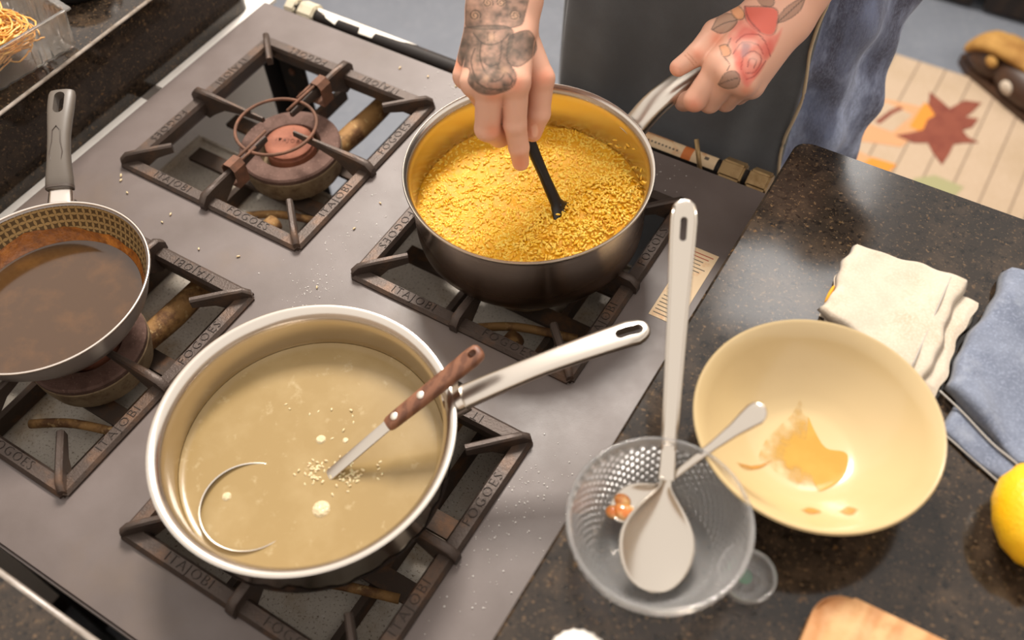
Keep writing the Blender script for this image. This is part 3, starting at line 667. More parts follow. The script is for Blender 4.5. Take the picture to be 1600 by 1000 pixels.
for i in range(n):
    for k in range(3): F.append((((i + 1) % n) * 4 + k, i * 4 + k, i * 4 + k + 1, ((i + 1) % n) * 4 + k + 1))
mk('sauce_residue', (V, F), m_residue, fpc)
sa = mk('brown_sauce', lathe([(0, SZ), (.05, SZ), (.085, SZ), (.094, SZ), (.0962, SZ + .0008)], 96, (PC[0], PC[1], 0)), m_sauce)
tag(sa, 'dark glossy brown sauce pooled in the patterned frying pan', 'sauce', kind='stuff')
f0 = Vector((.0590, -.1180, .0680)); f1 = Vector((-.0245, -.0080, .121)); fu = (f1 - f0).normalized(); fs = fu.cross(Vector((0, 0, 1))).normalized()
mk('ferrule', sweep([f0, f0 + (f1 - f0) * .10, f0 + (f1 - f0) * .17], [.015, .0138, .013], [.007, .007, .007], 18, exp=2.6), m_rim, fp, sharp=50)
ts = (.12, .15, .2, .3, .42, .55, .68, .8, .9, .955, .985, 1.0)
hp = [f0 + (f1 - f0) * t + Vector((0, 0, .008 * math.sin(PI * t))) for t in ts]
ho = mk('handle', sweep(hp, [.0150, .0160, .0155, .0140, .0130, .0130, .0142, .0155, .0160, .0158, .0148, .011], [.008, .0095, .010, .0095, .009, .0085, .008, .0078, .0074, .007, .006, .003], 22, exp=2.6), m_bake, fp, sharp=50)
boolean_cut(ho, stadium(f0 + (f1 - f0) * .865, fu, fs, .0150, .0062, .05)); ho.data.polygons.foreach_set('use_smooth', [True] * len(ho.data.polygons)); ho.data.set_sharp_from_angle(angle=math.radians(40))
mk('handle_collar', sweep([hp[0], f0 + (f1 - f0) * .145 + Vector((0, 0, .003))], .0162, .0098, 20, exp=2.6), m_bake2, ho, sharp=50)
gr = [f0 + (f1 - f0) * t + Vector((0, 0, .008 * math.sin(PI * t) + .0092)) + fs * q for t, q in ((.28, 0), (.30, .006), (.37, .0075), (.46, .005), (.56, .0045), (.60, 0), (.56, -.0045), (.46, -.005), (.37, -.0075), (.30, -.006))]
mk('grip_inlay', tube(gr, .0006, 6, closed=True), m_bake2, ho)

# ------------------------------------------------------------------ things on the right worktop
BW = (.9165, -.018)
bo = empty('cream_bowl', (BW[0], BW[1], TOPZ), 'wide cream ceramic bowl with a pool of yellow oil inside', 'bowl')
prof = [(0, .0035), (.034, .0035), (.035, .0), (.040, .0), (.0405, .004), (.058, .013), (.078, .030), (.094, .050), (.1015, .0615), (.1030, .0640), (.1018, .0655), (.0995, .0645), (.090, .0515), (.074, .033), (.055, .0175), (.044, .0108), (.036, .0086), (0, .0076)]
bwb = mk('body', lathe(prof, 128, (BW[0], BW[1], TOPZ)), m_bowl, bo, sharp=60)
def bowl_in(r): return TOPZ + float(np.interp(r, [0, .036, .044, .055, .074, .090], [.0076, .0086, .0108, .0175, .033, .0515])) + .0006
def patch(cx, cy, outline, mat, name, parent, surf, ctr, rings=6, fade=None):
    outline = [(p.x, p.y) for p in smoothpath([(x, y, 0) for x, y in list(outline) + [outline[0]]], 4)[:-1]]
    V = [(cx, cy, surf(math.hypot(cx - ctr[0], cy - ctr[1])))]; F = []; m = len(outline)
    for i in range(1, rings + 1):
        t = i / rings
        for ox, oy in outline:
            x, y = cx + (ox - cx) * t, cy + (oy - cy) * t; V.append((x, y, surf(math.hypot(x - ctr[0], y - ctr[1]))))
    F += [(0, 1 + j, 1 + (j + 1) % m) for j in range(m)]
    for i in range(rings - 1): F += [(1 + i * m + j, 1 + (i + 1) * m + j, 1 + (i + 1) * m + (j + 1) % m, 1 + i * m + (j + 1) % m) for j in range(m)]
    bm = bmesh.new(); bv = [bm.verts.new(v) for v in V]; [bm.faces.new([bv[i] for i in f]) for f in F]; bmesh.ops.recalc_face_normals(bm, faces=bm.faces[:])
    if sum(f.normal.z for f in bm.faces) < 0: bmesh.ops.reverse_faces(bm, faces=bm.faces[:])
    ob = mk(name, frombm(bm), mat, parent); vs = [v.co.copy() for v in ob.data.vertices]
    at = ob.data.attributes.new('film_or_reflection', 'FLOAT', 'POINT'); R_ = [[math.hypot(ox - cx, oy - cy), math.atan2(oy - cy, ox - cx)] for ox, oy in outline]
    vals = []
    for i in range(len(vs)): vals.append(1.0 if i == 0 else 1.0 - ((i - 1) // m + 1) / rings * (.95 if fade is None or not fade((i - 1) % m) else .25))
    at.data.foreach_set('value', vals); return ob
oil = [(.8947, .026), (.9066, .0171), (.9167, .0065), (.9319, -.0054), (.9467, -.0014), (.9526, -.007), (.955, -.0251), (.9461, -.0444), (.9337, -.0538), (.9205, -.0519), (.9052, -.0502), (.8945, -.0457), (.8858, -.0468), (.8836, -.0265), (.8879, -.0074), (.8933, .0094)]
patch(.92, -.0231, oil, m_oil, 'oil_pool', bwb, bowl_in, BW, 8, lambda k_: 4 < k_ < 30)
patch(.8885, -.055, [(.8705, -.0701), (.8815, -.0611), (.8896, -.0487), (.8962, -.0381), (.8967, -.0422), (.8916, -.0538), (.8812, -.0696)], m_smear, 'sauce_smear', bwb, bowl_in, BW, 4)
patch(.9686, -.065, [(.9609, -.0695), (.9667, -.0578), (.9755, -.0621), (.9714, -.0714)], m_smear, 'sauce_smear', bwb, bowl_in, BW, 4)
patch(.942, -.079, [(.9342, -.0829), (.9387, -.0738), (.9506, -.0748), (.9441, -.0854)], m_smear, 'sauce_smear', bwb, bowl_in, BW, 4)

# embossed glass bowl
GB = (.8435, -.1665)
def glass_bowl():
    gp = [(.040, .000), (.046, .004), (.0535, .014), (.0600, .027), (.0655, .041), (.0705, .056), (.0728, .064)]
    rs = np.array(gp); m, n = 72, 384
    zz = np.linspace(0, .064, m); ro = np.interp(zz, rs[:, 1], rs[:, 0])
    V, F = [], []
    V.append((GB[0], GB[1], TOPZ + .0012))
    for i in range(m):
        for j in range(n):
            th = 2 * PI * j / n; e_ = 0
            if .006 < zz[i] < .056: e_ = .0024 * (abs(math.sin(24 * th + zz[i] * 430)) * abs(math.sin(24 * th - zz[i] * 430))) ** .7
            r = ro[i] + e_; V.append((GB[0] + r * math.cos(th), GB[1] + r * math.sin(th), TOPZ + zz[i]))
    extra = [(.0735, .0655), (.0732, .0672), (.0720, .0678), (.0704, .0668)]
    for r, z in extra: V += [(GB[0] + r * math.cos(2 * PI * j / n), GB[1] + r * math.sin(2 * PI * j / n), TOPZ + z) for j in range(n)]
    inner = [(.0685, .060), (.0640, .045), (.0580, .030), (.0505, .016), (.043, .0085), (.034, .0065), (.015, .006)]
    for r, z in inner: V += [(GB[0] + r * math.cos(2 * PI * j / n), GB[1] + r * math.sin(2 * PI * j / n), TOPZ + z) for j in range(n)]
    R = m + len(extra) + len(inner); V.append((GB[0], GB[1], TOPZ + .006))
    F += [(0, 1 + (j + 1) % n, 1 + j) for j in range(n)]
    for i in range(R - 1): F += [(1 + i * n + j, 1 + i * n + (j + 1) % n, 1 + (i + 1) * n + (j + 1) % n, 1 + (i + 1) * n + j) for j in range(n)]
    L_ = len(V) - 1; F += [(1 + (R - 1) * n + j, 1 + (R - 1) * n + (j + 1) % n, L_) for j in range(n)]
    return V, F
gb = mk('glass_bowl', glass_bowl(), m_glass); tag(gb, 'clear glass bowl with embossed diamond lattice holding two spoons', 'bowl')
# large serving spoon leaning in the glass bowl
ss = empty('serving_spoon', (.85, -.19, .117), 'large long handled steel serving spoon leaning in the glass bowl', 'spoon')
q0 = Vector((.7395, .0790, .252)); q1 = Vector((.8305, -.1240, .153)); q2 = Vector((.8590, -.2050, .1235)); qu = (q1 - q0).normalized()
ts = [0, .006, .02, .04, .08, .16, .3, .5, .7, .85, .95, 1.0]
so = mk('handle', sweep([q0 + (q1 - q0) * t for t in ts], [.002, .006, .0095, .0112, .0116, .0112, .0100, .0086, .0075, .0068, .0066, .0072], [.0012, .0022, .0026, .0028, .0028, .0028, .0028, .0028, .003, .003, .0028, .002], 18, exp=2.6), m_silver, ss, sharp=50)
qs = qu.cross(Vector((0, 0, 1))).normalized(); qn = qs.cross(qu)
for sg in (-1, 1):
    mk('edge_bead', tube([q0 + (q1 - q0) * t + qs * (sg * (wd_ - .0012)) + qn * .0016 for t, wd_ in ((.03, .0104), (.08, .0116), (.16, .0112), (.3, .0100), (.5, .0086), (.7, .0075), (.9, .0067))], .0014, 8), m_silver, so)
boolean_cut(so, stadium(q0 + (q1 - q0) * .115, qu, qs, .0110, .0030, .03)); so.data.polygons.foreach_set('use_smooth', [True] * len(so.data.polygons)); so.data.set_sharp_from_angle(angle=math.radians(45))
spoon_bowl(q1 + (q1 - q0) * -.01, q2, .0325, .010, (.2, .25, .95), .0014, m_silver, ss, 'spoon_bowl', n=36, m=18, pw=1.12)
# small spoon with flared handle and sauce
s2 = empty('dessert_spoon', (.81, -.16, .114), 'small silver spoon with flared handle end in the glass bowl', 'spoon')
w0 = Vector((.8765, -.0505, .203)); w1 = Vector((.8290, -.1240, .146)); w2 = Vector((.8020, -.1640, .1275))
ts = [0, .02, .05, .1, .18, .3, .5, .75, 1.0]
mk('handle', sweep([w0 + (w1 - w0) * t for t in ts], [.002, .0062, .0088, .0098, .0086, .0062, .0042, .0034, .0036], [.001, .0018, .002, .0022, .0022, .002, .0019, .0018, .0015], 16, exp=2.6), m_silver, s2, sharp=50)
sb2 = spoon_bowl(w1, w2, .0165, .007, (.1, .3, .95), .0012, m_silver, s2, 'spoon_bowl')
m_amber = M('amber_sauce', srgb(196, 104, 24), .1, 0, mix=[('n', 90, .45, .65, srgb(222, 176, 110))], coat=.6)
mk('sauce_residue', join(blob((.8105, -.1560, .1300), .0105, .0075, .0040, 18, 10), blob((.8040, -.1480, .1300), .0075, .0060, .0045, 16, 8), blob((.8020, -.1600, .1275), .007, .006, .004, 16, 8)), m_amber, sb2)
# small clear glass dish
gd = mk('glass_dish', lathe([(0, .001), (.013, .001), (.016, .0), (.0205, .003), (.0225, .010), (.0230, .0165), (.0222, .0180), (.0208, .0172), (.0200, .011), (.0175, .0055), (.0145, .0048), (.0138, .0075), (.0118, .0075), (.0112, .004), (0, .0035)], 64, (.9195, -.1505, TOPZ)), m_glass)
tag(gd, 'tiny round clear glass dish beside the lattice glass bowl', 'dish')
mk('green_reflection', lathe([(0, .0014), (.007, .0014)], 16, (.917, -.147, TOPZ)), M('painted_green_reflection', srgb(60, 130, 90), .3, .4), gd)  # green disc, paints in the iridescent reflection of the glass
# white fluted ceramic shaker top at the bottom edge
V, F = lathe([(.019, 0), (.0235, .006), (.0255, .015), (.025, .024), (.0212, .032), (.0146, .037), (.0066, .0393), (0, .0398)], 60, (0.836, -.2830, TOPZ))
V = [(p[0] + (p[0] - .836) * .025 * math.cos(20 * math.atan2(p[1] + .2830, p[0] - .836)), p[1] + (p[1] + .2830) * .025 * math.cos(20 * math.atan2(p[1] + .2830, p[0] - .836)), p[2]) for p in V]
tag(mk('ceramic_shaker', (V, F), m_ceramic), 'white rounded fluted ceramic shaker at the bottom frame edge', 'shaker')

# ------------------------------------------------------------------ cloths
def cloth(name, quad, z0, thick, seed, amp, mat, parent, nx=34, ny=34, roll=None, bulge=.0):
    r2 = np.random.default_rng(seed); ph = r2.uniform(0, 6.28, 8); a, b, c, d = [Vector((*q, 0)) for q in quad]
    V, F = [], []
    def pt(u, v):
        p = (a * (1 - u) + b * u) * (1 - v) + (d * (1 - u) + c * u) * v
        p.x += .0022 * math.sin(9 * v + ph[0]) + .0010 * math.sin(26 * v + ph[1] + 5 * u); p.y += .0022 * math.sin(8 * u + ph[2]) + .0010 * math.sin(22 * u + ph[3])
        return p
    def hz(u, v): return amp * (.5 + .5 * math.sin(7 * u + 4 * v + ph[4]) * math.sin(5 * v - 3 * u + ph[5])) + amp * .35 * math.sin(16 * u + 9 * v + ph[6]) * math.sin(13 * v + ph[7]) + bulge * math.exp(-((u - .12) / .14) ** 2)
    for s in (1, 0):
        for i in range(nx + 1):
            for j in range(ny + 1):
                u, v = i / nx, j / ny; e_ = min(u, 1 - u, v, 1 - v); rd = min(1, e_ / .05); rd = math.sqrt(max(0, 1 - (1 - rd) ** 2))
                p = pt(u, v); hh = hz(u, v)
                V.append((p.x, p.y, z0 + (thick * (.5 + .5 * rd) + hh * rd if s else thick * .5 * (1 - rd) + hh * .25 * rd * 0)))
    n1 = (nx + 1) * (ny + 1); q = lambda i, j: i * (ny + 1) + j
    for i in range(nx):
        for j in range(ny):
            F.append((q(i, j), q(i + 1, j), q(i + 1, j + 1), q(i, j + 1))); F.append((n1 + q(i, j + 1), n1 + q(i + 1, j + 1), n1 + q(i + 1, j), n1 + q(i, j)))
    bd = [q(i, 0) for i in range(nx)] + [q(nx, j) for j in range(ny)] + [q(i, ny) for i in range(nx, 0, -1)] + [q(0, j) for j in range(ny, 0, -1)]
    F += [(bd[k], bd[k - 1], n1 + bd[k - 1], n1 + bd[k]) for k in range(len(bd))]
    bm = bmesh.new(); bv = [bm.verts.new(v_) for v_ in V]; [bm.faces.new([bv[i_] for i_ in f]) for f in F]; bmesh.ops.recalc_face_normals(bm, faces=bm.faces[:])
    return mk(name, frombm(bm), mat, parent)
nk = empty('linen_napkin', (.935, .17, TOPZ), 'folded cream linen napkin with saffron stain behind the cream bowl', 'napkin')
cloth('bottom_fold', [(.879, .127), (.992, .096), (1.004, .219), (.876, .222)], TOPZ + .0002, .0065, 3, .0015, m_linen, nk)
cloth('middle_fold', [(.876, .127), (.998, .090), (1.0005, .216), (.873, .224)], TOPZ + .0070, .006, 4, .0015, m_linen, nk)
tfo = cloth('top_fold', [(.8745, .127), (.985, .094), (.985, .236), (.8725, .224)], TOPZ + .0133, .006, 5, .004, m_linen, nk, bulge=.004)
mk('seam_stitching', tube([(.9695, .100 + k * .0125, TOPZ + .0225 + .0008 * math.sin(k)) for k in range(11)], .0008, 6), m_hem, tfo)
mk('saffron_stain', blob((.8755, .152, TOPZ + .0150), .0022, .0125, .0072, 14, 10), m_stain, tfo)
bc_ = empty('blue_cloth', (1.10, .15, TOPZ), 'crumpled blue chambray cloth at the right frame edge beside napkin', 'cloth')
bl1 = cloth('lower_layer', [(1.012, .066), (1.19, -.01), (1.28, .27), (1.022, .262)], TOPZ + .0003, .005, 11, .002, m_blue, bc_, 44, 44)
bl2 = cloth('upper_layer', [(1.000, .103), (1.17, .012), (1.29, .30), (1.013, .268)], TOPZ + .0060, .006, 12, .010, m_blue, bc_, 44, 44, bulge=.006)
mk('frayed_edge', tube(smoothpath([(1.000, .1025, TOPZ + .008), (1.025, .089, TOPZ + .009), (1.055, .072, TOPZ + .008), (1.085, .058, TOPZ + .010), (1.12, .038, TOPZ + .009)], 6), .0010, 8), m_hem, bl2)
mk('frayed_edge', tube(smoothpath([(1.013, .0655, TOPZ + .003), (1.04, .054, TOPZ + .003), (1.07, .041, TOPZ + .003), (1.11, .024, TOPZ + .003)], 6), .0009, 8), m_hem, bl1)
tag(mk('lime', blob((1.075, .206, TOPZ + .040), .026, .022, .022, 28, 18), m_green), 'dark green lime on the blue cloth cut by right frame edge', 'lime')

# lemon
Rm = Vector((.46, -.885, -.06)).to_track_quat('Z', 'Y').to_matrix().to_4x4()
le = empty('lemon', (1.098, .004, TOPZ), 'whole yellow lemon at the right frame edge below the blue cloth', 'lemon')
mk('peel', xf(lathe([(0, -.047), (.006, -.0455), (.011, -.041), (.021, -.034), (.029, -.020), (.0325, 0), (.030, .019), (.022, .033), (.012, .040), (.007, .0455), (.005, .0495), (0, .051)], 40), Matrix.Translation((1.099, .003, TOPZ + .0327)) @ Rm), m_lemon, le)
mk('stem_scar', xf(lathe([(0, -.0485), (.003, -.048), (.0035, -.0465)], 12), Matrix.Translation((1.099, .003, TOPZ + .0327)) @ Rm), m_green, le)
# cutting board
def rrect(x0, x1, y0, y1, r, n=8):
    pts = []
    for cx, cy, a0_ in ((x1 - r, y1 - r, 0), (x0 + r, y1 - r, 90), (x0 + r, y0 + r, 180), (x1 - r, y0 + r, 270)):
        for k_ in range(n + 1): a_ = math.radians(a0_ + 90 * k_ / n); pts.append((cx + r * math.cos(a_), cy + r * math.sin(a_)))
    return pts
bm = bmesh.new(); v_, f_2 = polyprism(rrect(-.115, .115, -.34, 0, .026), 0, .020); bv = [bm.verts.new(p) for p in v_]; [bm.faces.new([bv[i] for i in f]) for f in f_2]
bmesh.ops.bevel(bm, geom=[e_ for e_ in bm.edges if abs(e_.verts[0].co.z - e_.verts[1].co.z) < .001], offset=.004, segments=3, affect='EDGES'); bmesh.ops.recalc_face_normals(bm, faces=bm.faces[:])
bd = mk('cutting_board', xf(frombm(bm), Matrix.Translation((1.088, -.124, TOPZ)) @ Matrix.Rotation(math.radians(2), 4, 'Z')), m_board, None, True, sharp=40); tag(bd, 'worn wooden cutting board with rounded corner at the bottom right edge', 'cutting board')

# ------------------------------------------------------------------ plastic tub with noodles on the left worktop
tb = empty('plastic_tub', (-.19, -.02, TOPZ), 'clear ribbed plastic tub of golden noodles on the left worktop', 'tub')
def tub():
    cx, cy, yaw = -.190, -.033, math.radians(-8); hx, hy = .086, .125
    def loop(s, z, rib):
        pts = []
        n = 120
        for k_ in range(n):
            t = k_ / n * 4; side = int(t); u = (t - side) * 2 - 1; rb = rib * (math.sin(u * 26) ** 2) if abs(u) < .93 else 0
            x, y = [(hx * s - rb, u * hy * s), (-u * hx * s, hy * s - rb), (-hx * s + rb, -u * hy * s), (u * hx * s, -hy * s + rb)][side]
            pts.append((cx + x * math.cos(yaw) - y * math.sin(yaw), cy + x * math.sin(yaw) + y * math.cos(yaw), TOPZ + z))
        return pts
    rows = [loop(.86, .0004, .0), loop(.92, .0008, .003), loop(.935, .004, .004), loop(.985, .050, .004), loop(.99, .053, 0), loop(1.035, .054, 0), loop(1.035, .056, 0), loop(.98, .056, 0), loop(.965, .050, .004), loop(.915, .006, .004), loop(.90, .003, .003), loop(.86, .0025, 0)]
    V = [p for r in rows for p in r]; n = 120; F = []
    for i in range(len(rows) - 1): F += [(i * n + j, i * n + (j + 1) % n, (i + 1) * n + (j + 1) % n, (i + 1) * n + j) for j in range(n)]
    F.append(tuple(range(n - 1, -1, -1))); F.append(tuple((len(rows) - 1) * n + j for j in range(n)))
    return V, F
mk('container', tub(), m_plastic, tb, True, sharp=40)
parts = []
for k_ in range(420):
    ang = random.uniform(0, 2 * PI); r0 = random.uniform(.012, .03); cx = -.155 + random.uniform(-.05, .035); cy = -.038 + random.uniform(-.075, .068); z = TOPZ + .024 + random.uniform(0, .026)
    zz = random.uniform(-.01, .01)
    pth = [(min(cx + r0 * math.cos(ang + t) * (1 + .3 * math.sin(2 * t)), -.118 + .14 * (cy + .033)), cy + r0 * math.sin(ang + t), z + zz * math.sin(t)) for t in np.linspace(0, random.uniform(2.5, 5), 12)]
    parts.append(tube(pth, .0012, 5))
parts.append(blob((-.183, -.050, TOPZ + .0235), .062, .088, .020, 30, 14))
tag(mk('noodles', join(*parts), m_noodle), 'tangled golden noodles inside the clear plastic tub', 'noodles', kind='stuff')
m_bdish = M('black_dish', srgb(22, 19, 18), .35)
tag(mk('black_dish', lathe([(0, 0), (.035, 0), (.040, .004), (.046, .03), (.044, .03), (.038, .006), (0, .005)], 48, (-.185, .165, TOPZ)), m_bdish), 'round black dish behind the plastic tub at the top edge', 'dish')

# ------------------------------------------------------------------ droplets and spilled rice on the plate
V, F, n0 = [], [], 0
for k_ in range(420):
    cx, cy, s = random.choice(((.70, -.12, .03), (.69, -.20, .04), (.66, -.25, .06), (.35, -.03, .02), (.335, .06, .04), (.30, .335, .05), (.62, .34, .05)))
    x, y = random.gauss(cx, s * .6), random.gauss(cy, s)
    if not (XL + .01 < x < XR - .005 and YB + .01 < y < YF - .01): continue
    if any(gx - .002 < x < gx + S + .002 and gy - .002 < y < gy + S + .002 for gx in GX for gy in GY): continue
    r = random.choice((.0005, .0006, .0008, .0011))
    v, f = lathe([(r, 0), (r * .8, r * .5), (0, r * .75)], 7, (x, y, .0001)); V += v; F += [tuple(i + n0 for i in q) for q in f]; n0 += len(v)
tag(mk('water_droplets', (V, F), m_water), 'fine water droplets scattered on the grey stove plate', 'droplets', kind='stuff')
crumbs = []
for (x, y) in ((.335, .065), (.338, .115), (.016, -.012), (.022, -.018), (.255, .342), (.30, .345), (.33, .33), (.345, .20), (.352, -.03), (.12, -.045), (.19, -.055), (.24, -.04), (.045, -.03), (.12, -.03), (.34, .25), (.21, .338)):
    crumbs.append((x, y, .0014))
gv, gf = grains(crumbs, None, .0030, .0014, 0)
tag(mk('spilled_rice', (np.concatenate(gv), gf), m_rice_w), 'stray rice grains spilled on the grey stove plate', 'rice', kind='stuff')

# ------------------------------------------------------------------ rug, shoe
rug = empty('leaf_rug', (.8, 1.5, FZ), 'cream rug with maroon maple leaf print on the floor', 'rug')
mk('pile', box(.35, 1.118, 1.05, 1.80, FZ + .0005, FZ + .009, .003), m_rug, rug, sharp=30)
for k_ in range(11): mk('stripe', box(.40 + k_ * .068, .404 + k_ * .068, 1.05, 1.797, FZ + .009, FZ + .0096), m_rugline, rug, False)
def flat(name, pts, mat, z): return mk(name, polyprism(pts, FZ + .009, FZ + z), mat, rug, False)
flat('peach_print', [(.70, 1.43), (.80, 1.46), (.845, 1.60), (.82, 1.63), (.66, 1.60), (.62, 1.50)], m_peach, .0099)
flat('cream_print', [(.70, 1.50), (.765, 1.50), (.79, 1.585), (.715, 1.60)], m_rug, .0103)
flat('stem_print', [(.715, 1.515), (.728, 1.512), (.745, 1.565), (.762, 1.595), (.75, 1.60), (.735, 1.575)], m_leaf, .0106)
flat('orange_print', [(.795, 1.54), (.85, 1.53), (.855, 1.62), (.80, 1.645)], m_orange, .0103)
flat('orange_print', [(.735, 1.345), (.80, 1.35), (.81, 1.395), (.75, 1.39)], m_orange, .0103)
flat('peach_print', [(.66, 1.33), (.735, 1.345), (.75, 1.39), (.68, 1.40)], m_peach, .0099)
flat('green_print', [(.86, 1.335), (.96, 1.36), (.97, 1.40), (.90, 1.405), (.86, 1.37)], m_greenp, .0099); flat('green_print', [(.97, 1.30), (1.01, 1.31), (1.02, 1.355), (.98, 1.35)], m_greenp, .0099)
lc = (.868, 1.585)
lpts = [(1450, 150)]
leaf = [(.800, 1.690), (.838, 1.668), (.862, 1.652), (.885, 1.700), (.925, 1.712), (.915, 1.668), (.905, 1.640), (.935, 1.650), (.930, 1.612), (.912, 1.590), (.930, 1.572), (.958, 1.565), (.925, 1.545), (.908, 1.530), (.908, 1.490), (.904, 1.447), (.872, 1.478), (.852, 1.505), (.822, 1.488), (.775, 1.492), (.806, 1.520), (.828, 1.545), (.826, 1.585), (.838, 1.610), (.812, 1.640)]
flat('leaf_print', leaf, m_leaf, .0110)
sh = empty('shoe', (.93, 1.86, FZ), 'tan and dark brown shoe on the floor past the leaf rug', 'shoe')
mk('sole', xf(polyprism([(0, -.03), (.06, -.05), (.16, -.045), (.26, -.04), (.30, -.02), (.31, .01), (.29, .04), (.2, .05), (.1, .055), (.03, .045), (0, .01)], 0, .028), Matrix.Translation((.845, 1.875, FZ)) @ Matrix.Rotation(math.radians(-36), 4, 'Z')), m_shoe2, sh, False)
Ms = Matrix.Translation((.845, 1.875, FZ)) @ Matrix.Rotation(math.radians(-36), 4, 'Z')
mk('upper', xf(join(blob((.07, 0, .055), .075, .052, .045, 24, 14), blob((.19, 0, .060), .11, .05, .05, 24, 14)), Ms), m_shoe2, sh)
mk('tongue', xf(join(sweep(smoothpath([(.01, -.02, .06), (.05, -.01, .10), (.12, .0, .115), (.22, .02, .11)], 4), lerpl([.03, .045, .04, .035], 13), lerpl([.012, .022, .022, .018], 13), 14), sweep(smoothpath([(.0, .03, .05), (.06, .045, .085), (.15, .05, .09), (.24, .05, .08)], 4), lerpl([.02, .03, .028, .025], 13), lerpl([.012, .018, .02, .016], 13), 14)), Ms), m_shoe1, sh)
mk('eyelet', xf(blob((.105, -.042, .085), .018, .012, .014, 14, 10), Ms), m_shoe1, sh); mk('toe_cap', xf(blob((.18, -.045, .06), .022, .010, .018, 14, 10), Ms), m_linen, sh)

# ------------------------------------------------------------------ person
def smin(a, b, k): 
    h = np.clip(.5 + .5 * (b - a) / k, 0, 1); return b * (1 - h) + a * h - k * h * (1 - h)
def cap(P, a, b, ra, rb):
    a = np.array(a, np.float32); b = np.array(b, np.float32); d = b - a; t = np.clip(((P - a) @ d) / max(d @ d, 1e-9), 0, 1)
    return np.linalg.norm(P - (a + t[..., None] * d), axis=-1) - (ra + (rb - ra) * t)
def chain(P, pts, rad, k=.004):
    D = None
    for i in range(len(pts) - 1):
        c = cap(P, pts[i], pts[i + 1], rad[i], rad[i + 1]); D = c if D is None else smin(D, c, k)
    return D
def ellip(P, c, r):
    q = (P - np.array(c, np.float32)) / np.array(r, np.float32); l = np.linalg.norm(q, axis=-1); return (l - 1) * min(r)
def nets(fn, lo, hi, h):
    ax = [np.arange(lo[i], hi[i] + h, h, dtype=np.float32) for i in range(3)]
    D = np.empty([len(a) for a in ax], np.float32); B = 10
    cs = [a[0] + h * (np.arange(0, len(a), B) + (B - 1) / 2) for a in ax]
    DC = fn(np.stack(np.meshgrid(*cs, indexing='ij'), -1).astype(np.float32)); near = np.abs(DC) < h * B * 1.25
    for i, j, k in np.ndindex(*DC.shape):
        sl = (slice(i * B, i * B + B), slice(j * B, j * B + B), slice(k * B, k * B + B))
        if not near[i, j, k]: D[sl] = DC[i, j, k]; continue
        D[sl] = fn(np.stack(np.meshgrid(ax[0][sl[0]], ax[1][sl[1]], ax[2][sl[2]], indexing='ij'), -1))
    ins = D < 0
    c8 = [D[i:D.shape[0] - 1 + i, j:D.shape[1] - 1 + j, k:D.shape[2] - 1 + k] for i in (0, 1) for j in (0, 1) for k in (0, 1)]
    s8 = np.stack([c < 0 for c in c8]).sum(0); act = (s8 > 0) & (s8 < 8); idx = -np.ones(act.shape, np.int64); A = np.argwhere(act); idx[act] = np.arange(len(A))
    vals = np.stack([c[act] for c in c8], 1); offs = np.array([(i, j, k) for i in (0, 1) for j in (0, 1) for k in (0, 1)], float)
    acc = np.zeros((len(A), 3)); cnt = np.zeros(len(A))
    for a in range(8):
        for b in range(a + 1, 8):
            if np.abs(offs[a] - offs[b]).sum() != 1: continue
            va, vb = vals[:, a], vals[:, b]; m = (va < 0) != (vb < 0); t = np.where(m, va / np.where(m, va - vb, 1), 0)
            acc += np.where(m[:, None], offs[a] + t[:, None] * (offs[b] - offs[a]), 0); cnt += m
    V = (A + acc / cnt[:, None]) * h + np.array([a[0] for a in ax])
    F = []
    for d in range(3):
        e0 = [slice(None)] * 3; e1 = [slice(None)] * 3; e0[d] = slice(0, -1); e1[d] = slice(1, None)
        ch = ins[tuple(e0)] != ins[tuple(e1)]; fl = ins[tuple(e0)]
        E_ = np.argwhere(ch); u, v = (d + 1) % 3, (d + 2) % 3
        ok = (E_[:, u] > 0) & (E_[:, v] > 0) & (E_[:, u] < D.shape[u] - 1) & (E_[:, v] < D.shape[v] - 1); E_ = E_[ok]
        q = []
        for du, dv in ((-1, -1), (0, -1), (0, 0), (-1, 0)):
            c = E_.copy(); c[:, u] += du; c[:, v] += dv; q.append(idx[c[:, 0], c[:, 1], c[:, 2]])
        q = np.stack(q, 1); fi = fl[E_[:, 0], E_[:, 1], E_[:, 2]]; q[~fi] = q[~fi][:, ::-1]; F.append(q[(q >= 0).all(1)])
    return V, np.concatenate(F)
